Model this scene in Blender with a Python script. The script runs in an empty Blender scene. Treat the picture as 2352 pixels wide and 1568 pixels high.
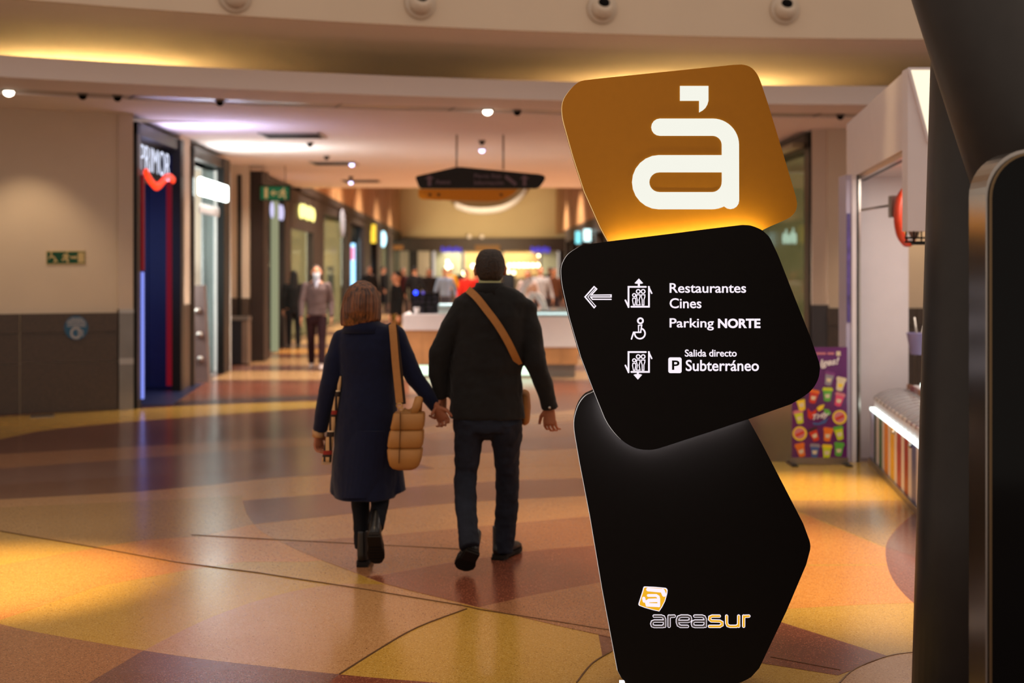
import bpy, bmesh, math, random
from mathutils import Vector, Matrix
random.seed(7)
S = bpy.context.scene
COL = S.collection
PI = math.pi
R = math.radians

# ---------------------------------------------------------------- camera, world, sun-free mall light, exposure
FPX, CX, HY, CAMZ = 3267.0, 1176.0, 615.0, 1.65      # focal length in pixels (50 mm), centre column, horizon row, eye height
cam_data = bpy.data.cameras.new('camera')
cam_data.sensor_width = 36.0
cam_data.lens = 50.0
cam_data.shift_y = -(784.0 - HY) / 2352.0
cam_data.clip_end = 300
cam_data.dof.use_dof = True
cam_data.dof.focus_distance = 5.52
cam_data.dof.aperture_fstop = 2.2
cam = bpy.data.objects.new('camera', cam_data)
cam.location = (0, 0, CAMZ)
cam.rotation_euler = (PI / 2, 0, 0)
COL.objects.link(cam)
S.camera = cam

world = bpy.data.worlds.new('mall_ambient')
S.world = world
world.use_nodes = True
wbg = world.node_tree.nodes['Background']
wbg.inputs[0].default_value = (1.0, 0.83, 0.71, 1)
wbg.inputs[1].default_value = 0.72

S.view_settings.view_transform = 'Standard'
S.view_settings.look = 'None'
S.view_settings.exposure = 0.0
S.view_settings.gamma = 1.0
S.view_settings.use_curve_mapping = False


def lamp(name, kind, loc, energy, color, target=None, size=0.1, spot=None, blend=0.6, size_y=None):
    d = bpy.data.lights.new(name, kind)
    d.energy = energy
    d.color = color
    if kind == 'AREA':
        d.size = size
        if size_y:
            d.shape = 'RECTANGLE'
            d.size_y = size_y
    else:
        d.shadow_soft_size = size
    if kind == 'SPOT':
        d.spot_size = R(spot)
        d.spot_blend = blend
    o = bpy.data.objects.new(name, d)
    o.location = loc
    if target is not None:
        o.rotation_euler = (Vector(target) - Vector(loc)).to_track_quat('-Z', 'Y').to_euler()
    COL.objects.link(o)
    return o


WARM = (1.0, 0.72, 0.42)
# gallery spots in the high rotunda ceiling, aimed at the floor
lamp('rotunda_spot', 'SPOT', (-2.7, 6.4, 6.8), 6800, (1.0, 0.70, 0.34), (-2.85, 7.50, 0), 0.08, 20, 1.0)
lamp('rotunda_spot', 'SPOT', (2.3, 9.4, 6.8), 5000, (1.0, 0.70, 0.34), (2.2, 10.6, 0), 0.08, 17, 1.0)
lamp('rotunda_spot', 'SPOT', (2.3, 6.6, 6.8), 3200, (1.0, 0.72, 0.38), (2.0, 7.6, 0), 0.08, 28, 0.9)
lamp('rotunda_spot', 'SPOT', (0.9, 8.0, 6.8), 1300, (1.0, 0.62, 0.32), (0.8, 9.0, 0), 0.08, 24, 1.0)
lamp('rotunda_spot', 'SPOT', (-1.0, 5.5, 6.8), 600, (1.0, 0.66, 0.34), (-1.0, 6.4, 0), 0.08, 30, 1.0)
# downlights and corridor spots
lamp('wall_downlight', 'SPOT', (-5.2, 15.3, 3.40), 62, (1.0, 0.74, 0.46), (-5.35, 16.1, 0.6), 0.04, 75, 0.7)
lamp('wall_downlight', 'SPOT', (5.3, 17.6, 3.40), 110, (1.0, 0.74, 0.46), (5.4, 18.4, 0.6), 0.04, 80, 0.7)
for yy in (18.5, 23, 28, 34, 41, 49, 58, 67):
    for xx in (-2.2, 2.2):
        x_ = xx - 0.027 * (yy - 17)
        lamp('corridor_spot', 'SPOT', (x_, yy, 3.40 if yy < 31 else 5.9), 800 if yy < 31 else 2600, (1.0, 0.88, 0.76), (x_, yy, 0), 0.05, 120, 0.8)
for yy in (20.6, 24.0, 27.6, 31.0):  # added spots brightening the dark left shop wall, no such fixtures there
    x_ = -3.4 - 0.027 * (yy - 17)
    lamp('corridor_spot', 'SPOT', (x_, yy, 3.40), 170, (1.0, 0.86, 0.72), (x_ - 0.4, yy, 0), 0.05, 125, 0.8)


# ---------------------------------------------------------------- helpers
def lin(h):
    h = h.lstrip('#')
    c = [int(h[i:i + 2], 16) / 255 for i in (0, 2, 4)]
    return tuple(v / 12.92 if v <= 0.04045 else ((v + 0.055) / 1.055) ** 2.4 for v in c)


MATS = {}


def mat(name, color, rough=0.5, spec=0.5, metal=0.0, emit=None, power=0.0, vary=0.08, scale=6.0, bump=0.0, coat=0.0, trans=0.0, sheen=0.0):
    """procedural Principled material; colour given in sRGB hex, broken up a little by noise"""
    if name in MATS:
        return MATS[name]
    m = bpy.data.materials.new(name)
    m.use_nodes = True
    nt = m.node_tree
    b = nt.nodes['Principled BSDF']
    c = lin(color)
    b.inputs['Roughness'].default_value = rough
    b.inputs['Specular IOR Level'].default_value = spec
    b.inputs['Metallic'].default_value = metal
    b.inputs['Coat Weight'].default_value = coat
    b.inputs['Transmission Weight'].default_value = trans
    b.inputs['Sheen Weight'].default_value = sheen
    b.inputs['Base Color'].default_value = (*c, 1)
    if vary > 0 or bump > 0:
        tc = nt.nodes.new('ShaderNodeTexCoord')
        nz = nt.nodes.new('ShaderNodeTexNoise')
        nz.inputs['Scale'].default_value = scale
        nz.inputs['Detail'].default_value = 4
        nt.links.new(tc.outputs['Object'], nz.inputs['Vector'])
        if vary > 0:
            r = nt.nodes.new('ShaderNodeValToRGB')
            r.color_ramp.elements[0].position = 0.3
            r.color_ramp.elements[1].position = 0.7
            r.color_ramp.elements[0].color = (*[v * (1 - vary) for v in c], 1)
            r.color_ramp.elements[1].color = (*[min(1, v * (1 + vary)) for v in c], 1)
            nt.links.new(nz.outputs['Fac'], r.inputs['Fac'])
            nt.links.new(r.outputs['Color'], b.inputs['Base Color'])
        if bump > 0:
            bp = nt.nodes.new('ShaderNodeBump')
            bp.inputs['Strength'].default_value = bump
            bp.inputs['Distance'].default_value = 0.02
            nt.links.new(nz.outputs['Fac'], bp.inputs['Height'])
            nt.links.new(bp.outputs['Normal'], b.inputs['Normal'])
    if emit:
        b.inputs['Emission Color'].default_value = (*lin(emit), 1)
        b.inputs['Emission Strength'].default_value = power
    MATS[name] = m
    return m


def glow(name, color, power):
    return mat(name, '202020', 0.5, 0.2, emit=color, power=power, vary=0)


def glass_mat(name, tint='C8D0D0', gloss=0.07):
    if name in MATS:
        return MATS[name]
    m = bpy.data.materials.new(name)
    m.use_nodes = True
    nt = m.node_tree
    out = nt.nodes['Material Output']
    t = nt.nodes.new('ShaderNodeBsdfTransparent')
    t.inputs[0].default_value = (*lin(tint), 1)
    g = nt.nodes.new('ShaderNodeBsdfGlossy')
    g.inputs['Roughness'].default_value = 0.05
    mx = nt.nodes.new('ShaderNodeMixShader')
    mx.inputs[0].default_value = gloss
    nt.links.new(t.outputs[0], mx.inputs[1])
    nt.links.new(g.outputs[0], mx.inputs[2])
    nt.links.new(mx.outputs[0], out.inputs[0])
    MATS[name] = m
    return m


def terrazzo(name, base, dark, light, rough=0.2):
    m = bpy.data.materials.new(name)
    m.use_nodes = True
    nt = m.node_tree
    b = nt.nodes['Principled BSDF']
    g = nt.nodes.new('ShaderNodeNewGeometry')
    v = nt.nodes.new('ShaderNodeTexVoronoi')
    v.inputs['Scale'].default_value = 230
    nt.links.new(g.outputs['Position'], v.inputs['Vector'])
    sp = nt.nodes.new('ShaderNodeSeparateColor')
    nt.links.new(v.outputs['Color'], sp.inputs[0])
    r = nt.nodes.new('ShaderNodeValToRGB')
    e = r.color_ramp.elements
    e[0].position, e[0].color = 0.0, (*lin(dark), 1)
    e[1].position, e[1].color = 1.0, (*lin(light), 1)
    for p, c in ((0.18, base), (0.86, base)):
        q = r.color_ramp.elements.new(p)
        q.color = (*lin(c), 1)
    nt.links.new(sp.outputs[0], r.inputs['Fac'])
    # large soft wear patches
    n = nt.nodes.new('ShaderNodeTexNoise')
    n.inputs['Scale'].default_value = 0.9
    n.inputs['Detail'].default_value = 5
    nt.links.new(g.outputs['Position'], n.inputs['Vector'])
    mx = nt.nodes.new('ShaderNodeMix')
    mx.data_type = 'RGBA'
    mx.blend_type = 'MULTIPLY'
    mr = nt.nodes.new('ShaderNodeMapRange')
    mr.inputs[1].default_value = 0.35
    mr.inputs[2].default_value = 0.65
    mr.inputs[3].default_value = 0.0
    mr.inputs[4].default_value = 0.22
    nt.links.new(n.outputs['Fac'], mr.inputs[0])
    nt.links.new(mr.outputs[0], mx.inputs[0])
    nt.links.new(r.outputs['Color'], mx.inputs[6])
    mx.inputs[7].default_value = (0.6, 0.5, 0.42, 1)
    nt.links.new(mx.outputs[2], b.inputs['Base Color'])
    rr = nt.nodes.new('ShaderNodeMapRange')
    rr.inputs[3].default_value = rough - 0.05
    rr.inputs[4].default_value = rough + 0.06
    nt.links.new(n.outputs['Fac'], rr.inputs[0])
    nt.links.new(rr.outputs[0], b.inputs['Roughness'])
    b.inputs['Specular IOR Level'].default_value = 0.5
    MATS[name] = m
    return m


def P(px, py, Y):
    """the point at depth Y that the photograph shows at column px, row py"""
    return Vector(((px - CX) * Y / FPX, Y, CAMZ - (py - HY) * Y / FPX))


def F(px, py):
    """the floor point the photograph shows at px, py"""
    Y = CAMZ * FPX / (py - HY)
    return ((px - CX) * Y / FPX, Y)


def cr(pts, n=6):
    """Catmull-Rom through 2-D points"""
    out = []
    L = len(pts)
    for i in range(L - 1):
        p0, p1, p2, p3 = pts[max(0, i - 1)], pts[i], pts[i + 1], pts[min(L - 1, i + 2)]
        for k in range(n):
            t = k / n
            out.append(tuple(0.5 * (2 * b + (c - a) * t + (2 * a - 5 * b + 4 * c - d) * t * t + (3 * b - a - 3 * c + d) * t ** 3)
                             for a, b, c, d in zip(p0, p1, p2, p3)))
    out.append(tuple(pts[-1]))
    return out


def root_offset(o):
    v = Vector((0, 0, 0))
    while o is not None:
        v += o.location
        o = o.parent
    return v


def tag(o, label=None, cat=None, group=None, kind=None):
    if label:
        o['label'] = label
    if cat:
        o['category'] = cat
    if group:
        o['group'] = group
    if kind:
        o['kind'] = kind
    return o


def thing(name, label, cat, loc=(0, 0, 0), group=None):
    o = bpy.data.objects.new(name, None)
    o.empty_display_size = 0.1
    o.location = loc
    COL.objects.link(o)
    return tag(o, label, cat, group)


class MB:
    """collects shapes given in world coordinates, then links them as one mesh object"""

    def __init__(s):
        s.v, s.f, s.sm = [], [], []

    def add(s, vs, fs, smooth=False):
        o = len(s.v)
        s.v += [tuple(p) for p in vs]
        s.f += [tuple(i + o for i in f) for f in fs]
        s.sm += [smooth] * len(fs)
        return s

    def hexa(s, a, b):
        """bottom quad a, top quad b"""
        return s.add(list(a) + list(b), [(3, 2, 1, 0), (4, 5, 6, 7), (0, 1, 5, 4), (1, 2, 6, 5), (2, 3, 7, 6), (3, 0, 4, 7)])

    def box(s, x0, x1, y0, y1, z0, z1):
        q = [(x0, y0), (x1, y0), (x1, y1), (x0, y1)]
        return s.hexa([(x, y, z0) for x, y in q], [(x, y, z1) for x, y in q])

    def prism(s, poly, y0, y1):
        """x-z polygon extruded from y0 (front) to y1"""
        n = len(poly)
        a = sum(poly[i][0] * poly[(i + 1) % n][1] - poly[(i + 1) % n][0] * poly[i][1] for i in range(n))
        if a < 0:
            poly = poly[::-1]
        vs = [(x, y0, z) for x, z in poly] + [(x, y1, z) for x, z in poly]
        fs = [tuple(range(n)), tuple(range(2 * n - 1, n - 1, -1))] + [((i + 1) % n, i, n + i, n + (i + 1) % n) for i in range(n)]
        return s.add(vs, fs)

    def slab(s, poly, z0, z1):
        """x-y polygon extruded upward"""
        n = len(poly)
        a = sum(poly[i][0] * poly[(i + 1) % n][1] - poly[(i + 1) % n][0] * poly[i][1] for i in range(n))
        if a < 0:
            poly = poly[::-1]
        vs = [(x, y, z0) for x, y in poly] + [(x, y, z1) for x, y in poly]
        fs = [tuple(range(n - 1, -1, -1)), tuple(range(n, 2 * n))] + [(i, (i + 1) % n, n + (i + 1) % n, n + i) for i in range(n)]
        return s.add(vs, fs)

    def chain(s, rows, n=14, ref=(1, 0, 0), round_=True, vertical=False):
        """loft of ellipses: rows are (point, ra, rb); ra runs along ref, rb across it. round_ closes the ends with domes"""
        rows = [(Vector(p), a, b) for p, a, b in rows]
        ref = Vector(ref)
        L = len(rows)
        rings = []
        for i, (p, a, b) in enumerate(rows):
            t = rows[min(L - 1, i + 1)][0] - rows[max(0, i - 1)][0]
            t = Vector((0, 0, t.z if abs(t.z) > 1e-6 else 1)) if vertical else t
            t.normalize()
            u = ref - t * ref.dot(t)
            if u.length < 1e-3:
                u = Vector((0, 1, 0)) - t * t.y
            u.normalize()
            w = t.cross(u)
            rings.append((p, t, u, w, a, b))
        full = []
        if round_:
            p, t, u, w, a, b = rings[0]
            k = min(a, b)
            for ang in (75, 45, 20):
                full.append((p - t * k * math.sin(R(ang)), u, w, a * math.cos(R(ang)), b * math.cos(R(ang))))
        full += [(p, u, w, a, b) for p, t, u, w, a, b in rings]
        if round_:
            p, t, u, w, a, b = rings[-1]
            k = min(a, b)
            for ang in (20, 45, 75):
                full.append((p + t * k * math.sin(R(ang)), u, w, a * math.cos(R(ang)), b * math.cos(R(ang))))
        vs = []
        for p, u, w, a, b in full:
            for j in range(n):
                q = 2 * PI * j / n
                vs.append(p + u * (a * math.cos(q)) + w * (b * math.sin(q)))
        fs = []
        m = len(full)
        for i in range(m - 1):
            for j in range(n):
                k = (j + 1) % n
                fs.append((i * n + j, i * n + k, (i + 1) * n + k, (i + 1) * n + j))
        fs.append(tuple(range(n - 1, -1, -1)))
        fs.append(tuple((m - 1) * n + j for j in range(n)))
        return s.add(vs, fs, True)

    def tube(s, pts, r, n=8):
        return s.chain([(p, r, r) for p in pts], n=n, ref=(0.31, 0.5, 0.81), round_=False)

    def ball(s, c, rx, ry=None, rz=None, n=14, m=9):
        ry = ry or rx
        rz = rz or rx
        c = Vector(c)
        vs, fs = [c + Vector((0, 0, -rz))], []
        for i in range(1, m):
            a = -PI / 2 + PI * i / m
            for j in range(n):
                q = 2 * PI * j / n
                vs.append(c + Vector((rx * math.cos(a) * math.cos(q), ry * math.cos(a) * math.sin(q), rz * math.sin(a))))
        vs.append(c + Vector((0, 0, rz)))
        for j in range(n):
            fs.append((0, 1 + (j + 1) % n, 1 + j))
            for i in range(m - 2):
                a, b = 1 + i * n, 1 + (i + 1) * n
                fs.append((a + j, a + (j + 1) % n, b + (j + 1) % n, b + j))
            a = 1 + (m - 2) * n
            fs.append((a + j, a + (j + 1) % n, len(vs) - 1))
        return s.add(vs, fs, True)

    def lathe(s, c, prof, n=20):
        """profile of (r, z) about the vertical through c"""
        vs, fs = [], []
        for r, z in prof:
            for j in range(n):
                q = 2 * PI * j / n
                vs.append((c[0] + r * math.cos(q), c[1] + r * math.sin(q), c[2] + z))
        for i in range(len(prof) - 1):
            for j in range(n):
                k = (j + 1) % n
                fs.append((i * n + j, i * n + k, (i + 1) * n + k, (i + 1) * n + j))
        fs.append(tuple(range(n - 1, -1, -1)))
        fs.append(tuple((len(prof) - 1) * n + j for j in range(n)))
        return s.add(vs, fs, True)

    def stroke(s, path, hw, y0, y1, closed=False, cap=True):
        """flat mitred stroke along an x-z path, with round ends, from y0 (front) to y1"""
        pts = [p for i, p in enumerate(path) if i == 0 or math.dist(p, path[i - 1]) > 1e-6]
        if closed and math.dist(pts[0], pts[-1]) < 1e-5:
            pts.pop()
        s.k = getattr(s, 'k', 0) + 1
        y0 -= s.k * 2e-5
        n = len(pts)
        L, Q = [], []
        for i in range(n):
            p = pts[i]
            a = pts[i - 1] if (closed or i > 0) else None
            b = pts[(i + 1) % n] if (closed or i < n - 1) else None
            ns = []
            for u, v in ((a, p), (p, b)):
                if u is None or v is None:
                    continue
                d = math.dist(u, v)
                ns.append((-(v[1] - u[1]) / d, (v[0] - u[0]) / d))
            nx, nz = sum(q[0] for q in ns), sum(q[1] for q in ns)
            m = math.hypot(nx, nz) or 1
            nx, nz = nx / m, nz / m
            c = max(0.45, nx * ns[0][0] + nz * ns[0][1])
            L.append((p[0] + nx * hw / c, p[1] + nz * hw / c))
            Q.append((p[0] - nx * hw / c, p[1] - nz * hw / c))
        segs = n if closed else n - 1
        o = len(s.v)
        s.v += [(x, y0, z) for x, z in L] + [(x, y0, z) for x, z in Q] + [(x, y1, z) for x, z in L] + [(x, y1, z) for x, z in Q]
        for i in range(segs):
            k = (i + 1) % n
            for f in ((i, k, n + k, n + i), (3 * n + i, 3 * n + k, 2 * n + k, 2 * n + i), (2 * n + i, 2 * n + k, k, i), (n + i, n + k, 3 * n + k, 3 * n + i)):
                s.f.append(tuple(q + o for q in f))
                s.sm.append(False)
        if cap and not closed:
            for e, f in ((0, 1), (n - 1, n - 2)):
                d = math.atan2(pts[e][1] - pts[f][1], pts[e][0] - pts[f][0])
                s.prism([(pts[e][0] + hw * math.cos(d + PI * (t / 8 - 0.5)), pts[e][1] + hw * math.sin(d + PI * (t / 8 - 0.5))) for t in range(9)], y0, y1)
        return s

    def build(s, name, m, parent=None, origin=None, mods=None, label=None, kind=None, smooth_all=False):
        off = root_offset(parent) if parent else Vector(origin or (0, 0, 0))
        me = bpy.data.meshes.new(name)
        me.from_pydata([tuple(Vector(p) - off) for p in s.v], [], s.f)
        me.polygons.foreach_set('use_smooth', [True] * len(s.f) if smooth_all else s.sm)
        me.update()
        if m:
            me.materials.append(m)
        o = bpy.data.objects.new(name, me)
        COL.objects.link(o)
        if parent:
            o.parent = parent
        else:
            o.location = off
        if label:
            o['label'] = label
        if kind:
            o['kind'] = kind
        return o


FUSED = []


def fuse(mb, name, m, parent, voxel, smooth=4, fac=0.5, label=None):
    """overlapping lofts -> one continuous skin (voxel remesh + smoothing; baked at the end of the script)"""
    o = mb.build(name, m, parent, label=label)
    r = o.modifiers.new('r', 'REMESH')
    r.mode = 'VOXEL'
    r.voxel_size = voxel
    r.use_smooth_shade = True
    if smooth:
        q = o.modifiers.new('s', 'SMOOTH')
        q.iterations = smooth
        q.factor = fac
    FUSED.append(o)
    return o


def text_mesh(body, bold=0.0, extrude=0.0):
    cu = bpy.data.curves.new('txt', 'FONT')
    cu.body = body
    cu.size = 1.0
    cu.offset = bold
    cu.extrude = extrude
    cu.resolution_u = 4
    o = bpy.data.objects.new('txt', cu)
    COL.objects.link(o)
    dg = bpy.context.evaluated_depsgraph_get()
    me = bpy.data.meshes.new_from_object(o.evaluated_get(dg))
    bpy.data.objects.remove(o)
    bpy.data.curves.remove(cu)
    return me


def text(body, name, m, parent, to_world, bold=0.0, extrude=0.02):
    """lettering stretched to the unit square, then mapped: to_world(u, v, w) gives the world point (w: 0 back, 1 front)"""
    me = text_mesh(body, bold, extrude)
    xs = [v.co.x for v in me.vertices]
    ys = [v.co.y for v in me.vertices]
    x0, x1, y0, y1 = min(xs), max(xs), min(ys), max(ys)
    off = root_offset(parent)
    for v in me.vertices:
        v.co = Vector(to_world((v.co.x - x0) / (x1 - x0), (v.co.y - y0) / (y1 - y0), 1 if v.co.z > 0 else 0)) - off
    me.materials.clear()
    me.materials.append(m)
    me.name = name
    o = bpy.data.objects.new(name, me)
    COL.objects.link(o)
    o.parent = parent
    return o


def px_text(body, name, m, parent, x0, y0, x1, y1, Y, bold=0.0, thick=0.003):
    """lettering filling a box given in photograph pixels on the plane at depth Y"""
    a, b = P(x0, y1, Y), P(x1, y0, Y)
    return text(body, name, m, parent, lambda u, v, w: (a.x + (b.x - a.x) * u, Y - thick * w, a.z + (b.z - a.z) * v), bold)


def xz(pts, Y):
    return [(P(x, y, Y).x, P(x, y, Y).z) for x, y in pts]
# ---------------------------------------------------------------- materials
M_wall = mat('cream_plaster', 'D8C6B0', 0.75, 0.2, vary=0.03, scale=1.5)
M_wall2 = mat('cream_plaster_light', 'D2C0AE', 0.75, 0.2, vary=0.03, scale=1.5)
M_ceil = mat('white_ceiling_paint', 'EAE0DC', 0.8, 0.2, vary=0.02, scale=1.0)
M_slot = mat('grey_ceiling_trim', 'A89C92', 0.35, 0.5, vary=0.05, scale=4)
M_granite = mat('brown_granite', '48392E', 0.35, 0.5, vary=0.35, scale=60)
M_steel = mat('brushed_steel', 'B8B0A8', 0.28, 0.5, 1.0, vary=0.06, scale=3)
M_steel_d = mat('dull_steel', '8A847E', 0.35, 0.5, 0.9, vary=0.08, scale=3)
M_black = mat('black_metal', '17130F', 0.42, 0.3, vary=0.1, scale=4)
M_brown = mat('dark_brown_metal', '2E221C', 0.5, 0.3, vary=0.1, scale=4)
M_wood = mat('oak_panel', 'BC8858', 0.5, 0.4, vary=0.18, scale=3)
M_glass = glass_mat('shop_glass')
M_white = mat('white_laminate', 'E4DDDC', 0.4, 0.4, vary=0.02)

TZ = {
    'yellow': terrazzo('terrazzo_yellow', 'BC9440', '846022', 'D8B870'),
    'orange': terrazzo('terrazzo_orange', 'C98A44', '8C5422', 'E2AE70'),
    'tan': terrazzo('terrazzo_tan', 'B68A5C', '7C5634', 'D2AC80'),
    'rose': terrazzo('terrazzo_rose', '9C6C4A', '6A422A', 'BE906C'),
    'mauve': terrazzo('terrazzo_mauve', '745046', '4E322C', '9A786C'),
    'red': terrazzo('terrazzo_red', '7C4330', '4A2218', 'B07A60'),
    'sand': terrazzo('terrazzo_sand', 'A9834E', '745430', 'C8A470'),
    'brown': terrazzo('terrazzo_brown', '6A4030', '42241C', '98705C'),
}

# ---------------------------------------------------------------- floor: slab and inlaid terrazzo fields
fl = MB().box(-13, 13, -3, 82, -0.12, 0.0).build('floor', TZ['brown'], kind='structure')


NF = [0]


def field(level, kind, px, name='terrazzo_field'):
    NF[0] += 1
    poly = [F(x, max(y, 650)) for x, y in px]
    o = MB().slab(poly, -0.01, 0.0004 * level + 0.00005 * NF[0]).build(name, TZ[kind], fl)
    return o


C1 = cr([(900, 1003), (760, 1030), (640, 1066), (578, 1103), (557, 1140), (562, 1165), (583, 1204), (612, 1228), (680, 1262), (740, 1287), (820, 1317), (884, 1341),
         (960, 1361), (1060, 1386), (1180, 1413), (1290, 1439), (1400, 1463), (1560, 1497), (1750, 1524), (1925, 1552)], 5)
C1low = [p for p in C1 if p[1] >= 1139]
C2 = cr([(-420, 1335), (-200, 1382), (0, 1433), (90, 1453), (330, 1494), (500, 1518), (780, 1549), (950, 1564), (1150, 1578), (1400, 1592)], 5)
# outer ground left: yellowish fields, level 1
field(1, 'yellow', [(-420, 1196), (0, 1180), (300, 1168), (560, 1140)] + C1low[:60] + [(1400, 1600), (1100, 1640), (-420, 1640)])
field(2, 'orange', [(-420, 1390), (-200, 1347), (0, 1298), (215, 1259), (330, 1240), (562, 1165), (583, 1204), (612, 1228), (680, 1262), (740, 1287), (700, 1290), (560, 1290), (430, 1309), (230, 1345), (0, 1424), (-420, 1530)])
field(2, 'tan', cr([(330, 1494), (470, 1424), (620, 1371), (760, 1343), (884, 1342)], 4) + [(960, 1362), (1060, 1387), (1072, 1399), (960, 1441), (880, 1486), (780, 1549), (500, 1518)])
# band of brown and mauve fields nearest the camera
below = [p for p in C2]
field(3, 'rose', [p for p in C2 if p[0] <= 331] + [(205, 1568), (60, 1660), (-420, 1660)])
field(3, 'mauve', [p for p in C2 if 329 <= p[0] <= 781] + [(700, 1610), (560, 1700), (40, 1700), (205, 1568)])
field(3, 'red', [p for p in C2 if p[0] >= 779] + [(1400, 1700), (560, 1700), (700, 1610)])
# round yellow field in the foreground
field(3, 'yellow', cr([(1290, 1640), (1325, 1568), (1360, 1525), (1405, 1497), (1480, 1470), (1560, 1497)], 4) + [(1750, 1524), (1800, 1640)])
# stripes between the rotunda wall and the outer fields (left)
field(1, 'yellow', cr([(-500, 1000), (0, 957), (272, 941), (480, 930), (720, 922), (900, 918)], 4) + cr([(900, 926), (720, 937), (600, 945), (500, 953), (300, 968), (110, 987), (0, 1008), (-500, 1110)], 4))
field(1, 'rose', [(-500, 1150), (0, 1043), (300, 1026), (620, 1008), (860, 1000), (860, 1016), (620, 1028), (300, 1054), (0, 1076), (-500, 1180)])
field(1, 'mauve', [(-500, 1180), (0, 1076), (300, 1054), (620, 1028), (800, 1020), (640, 1066), (500, 1084), (310, 1094), (0, 1113), (-500, 1215)])
field(1, 'tan', [(-500, 1192), (0, 1147), (310, 1130), (500, 1112), (578, 1103), (557, 1140), (300, 1168), (0, 1180), (-500, 1228)])
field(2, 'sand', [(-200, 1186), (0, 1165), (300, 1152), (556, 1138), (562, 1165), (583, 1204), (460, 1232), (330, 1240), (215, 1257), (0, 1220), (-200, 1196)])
# inner disc with slanting stripes
disc = [p for p in C1]
field(2, 'tan', [(578, 1103)] + C1[15:70] + [(1560, 1497), (1700, 1400), (1700, 900), (1000, 975)] + C1[:15])
field(3, 'mauve', [(578, 1103)] + C1[0:15][::-1] + [(1000, 1010), (1420, 1000), (1420, 1028), (1200, 1034), (1000, 1076), (760, 1089), (640, 1097)])
field(3, 'rose', [(900, 1003), (1420, 960), (1420, 1000), (1000, 1010)])
field(4, 'tan', [(900, 1052), (1200, 1036), (1420, 1030), (1420, 1064), (1200, 1072), (1000, 1076)])
field(3, 'mauve', [(557, 1150), (760, 1133), (932, 1119), (1060, 1110), (1190, 1103), (1420, 1096), (1420, 1134), (1200, 1146), (1060, 1153), (932, 1166), (800, 1180), (583, 1204), (566, 1178)])
field(3, 'rose', [(650, 1246), (900, 1228), (1200, 1200), (1420, 1180), (1420, 1246), (1200, 1268), (1035, 1292), (884, 1322), (884, 1341), (820, 1317), (740, 1287), (680, 1262)])
field(4, 'rose', [(700, 1268), (900, 1248), (1060, 1230), (1080, 1236), (960, 1290), (884, 1320), (820, 1310)])
field(4, 'red', [(840, 1325), (884, 1320), (1035, 1292), (1200, 1268), (1367, 1253), (1600, 1228), (1600, 1300), (1380, 1338), (1230, 1366), (1100, 1395), (960, 1361), (884, 1341)])
field(4, 'rose', [(1100, 1395), (1230, 1366), (1380, 1338), (1600, 1300), (1700, 1400), (1795, 1430), (2040, 1508), (1925, 1552), (1750, 1524), (1560, 1497), (1400, 1463), (1290, 1439), (1180, 1413)])
field(5, 'red', [(1560, 1420), (1795, 1430), (2040, 1508), (1925, 1552), (1750, 1524), (1560, 1497)])
# right-hand yellow ground with its own seams
field(2, 'yellow', [(1700, 1060), (2600, 1060), (2600, 1700), (1700, 1700), (1700, 1524), (1700, 1400)])
field(3, 'sand', [(1700, 1130), (1820, 1150), (2140, 1150), (2140, 1292), (2060, 1268), (1850, 1181), (1700, 1140)])  # darker panel: a cast shadow put into the floor colour, not an inlay
field(3, 'orange', [(1700, 1148), (1850, 1183), (2060, 1270), (2150, 1300), (2060, 1296), (1860, 1297), (1700, 1299)])
field(3, 'orange', [(1700, 1302), (1860, 1300), (2060, 1299), (2160, 1300), (2140, 1384), (2000, 1388), (1820, 1398), (1700, 1404)])
field(4, 'red', cr([(2180, 1130), (2105, 1176), (2052, 1224), (2034, 1265), (2050, 1330), (2105, 1391), (2200, 1450)], 5))
field(5, 'mauve', [(2130, 1160), (2105, 1178), (2053, 1226), (2036, 1258), (2110, 1282), (2180, 1300)])
field(4, 'tan', cr([(1890, 1640), (1930, 1568), (1965, 1537), (2040, 1508), (2110, 1498), (2300, 1480)], 4) + [(2400, 1640)])
# corridor floor: cross bands up to the far shops
for k, (ya, yb, c) in enumerate([(905, 880, 'red'), (872, 852, 'tan'), (852, 838, 'mauve'), (838, 822, 'tan'), (812, 800, 'orange'), (800, 790, 'mauve'), (790, 770, 'tan'), (760, 745, 'tan'), (735, 722, 'tan')]):
    Ya, Yb = F(0, ya)[1], F(0, yb)[1]
    MB().slab([(-4.35 - 0.027 * (Ya - 17), Ya), (3.8 - 0.027 * (Ya - 17), Ya), (3.8 - 0.027 * (Yb - 17), Yb), (-4.35 - 0.027 * (Yb - 17), Yb)], -0.01, 0.0005).build('terrazzo_field', TZ[c], fl)

M_seam = mat('brass_divider_strip', '6A4C2E', 0.4, 0.5, 0.6, vary=0)


def seam(px, w=0.0026):
    pts = [F(x, y) for x, y in px]
    L, Rr = [], []
    for i, (x, y) in enumerate(pts):
        a, b = pts[max(0, i - 1)], pts[min(len(pts) - 1, i + 1)]
        d = math.hypot(b[0] - a[0], b[1] - a[1])
        nx, ny = -(b[1] - a[1]) / d * w, (b[0] - a[0]) / d * w
        L.append((x + nx, y + ny))
        Rr.append((x - nx, y - ny))
    MB().slab(L + Rr[::-1], -0.005, 0.0052).build('divider_strip', M_seam, fl)


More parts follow.
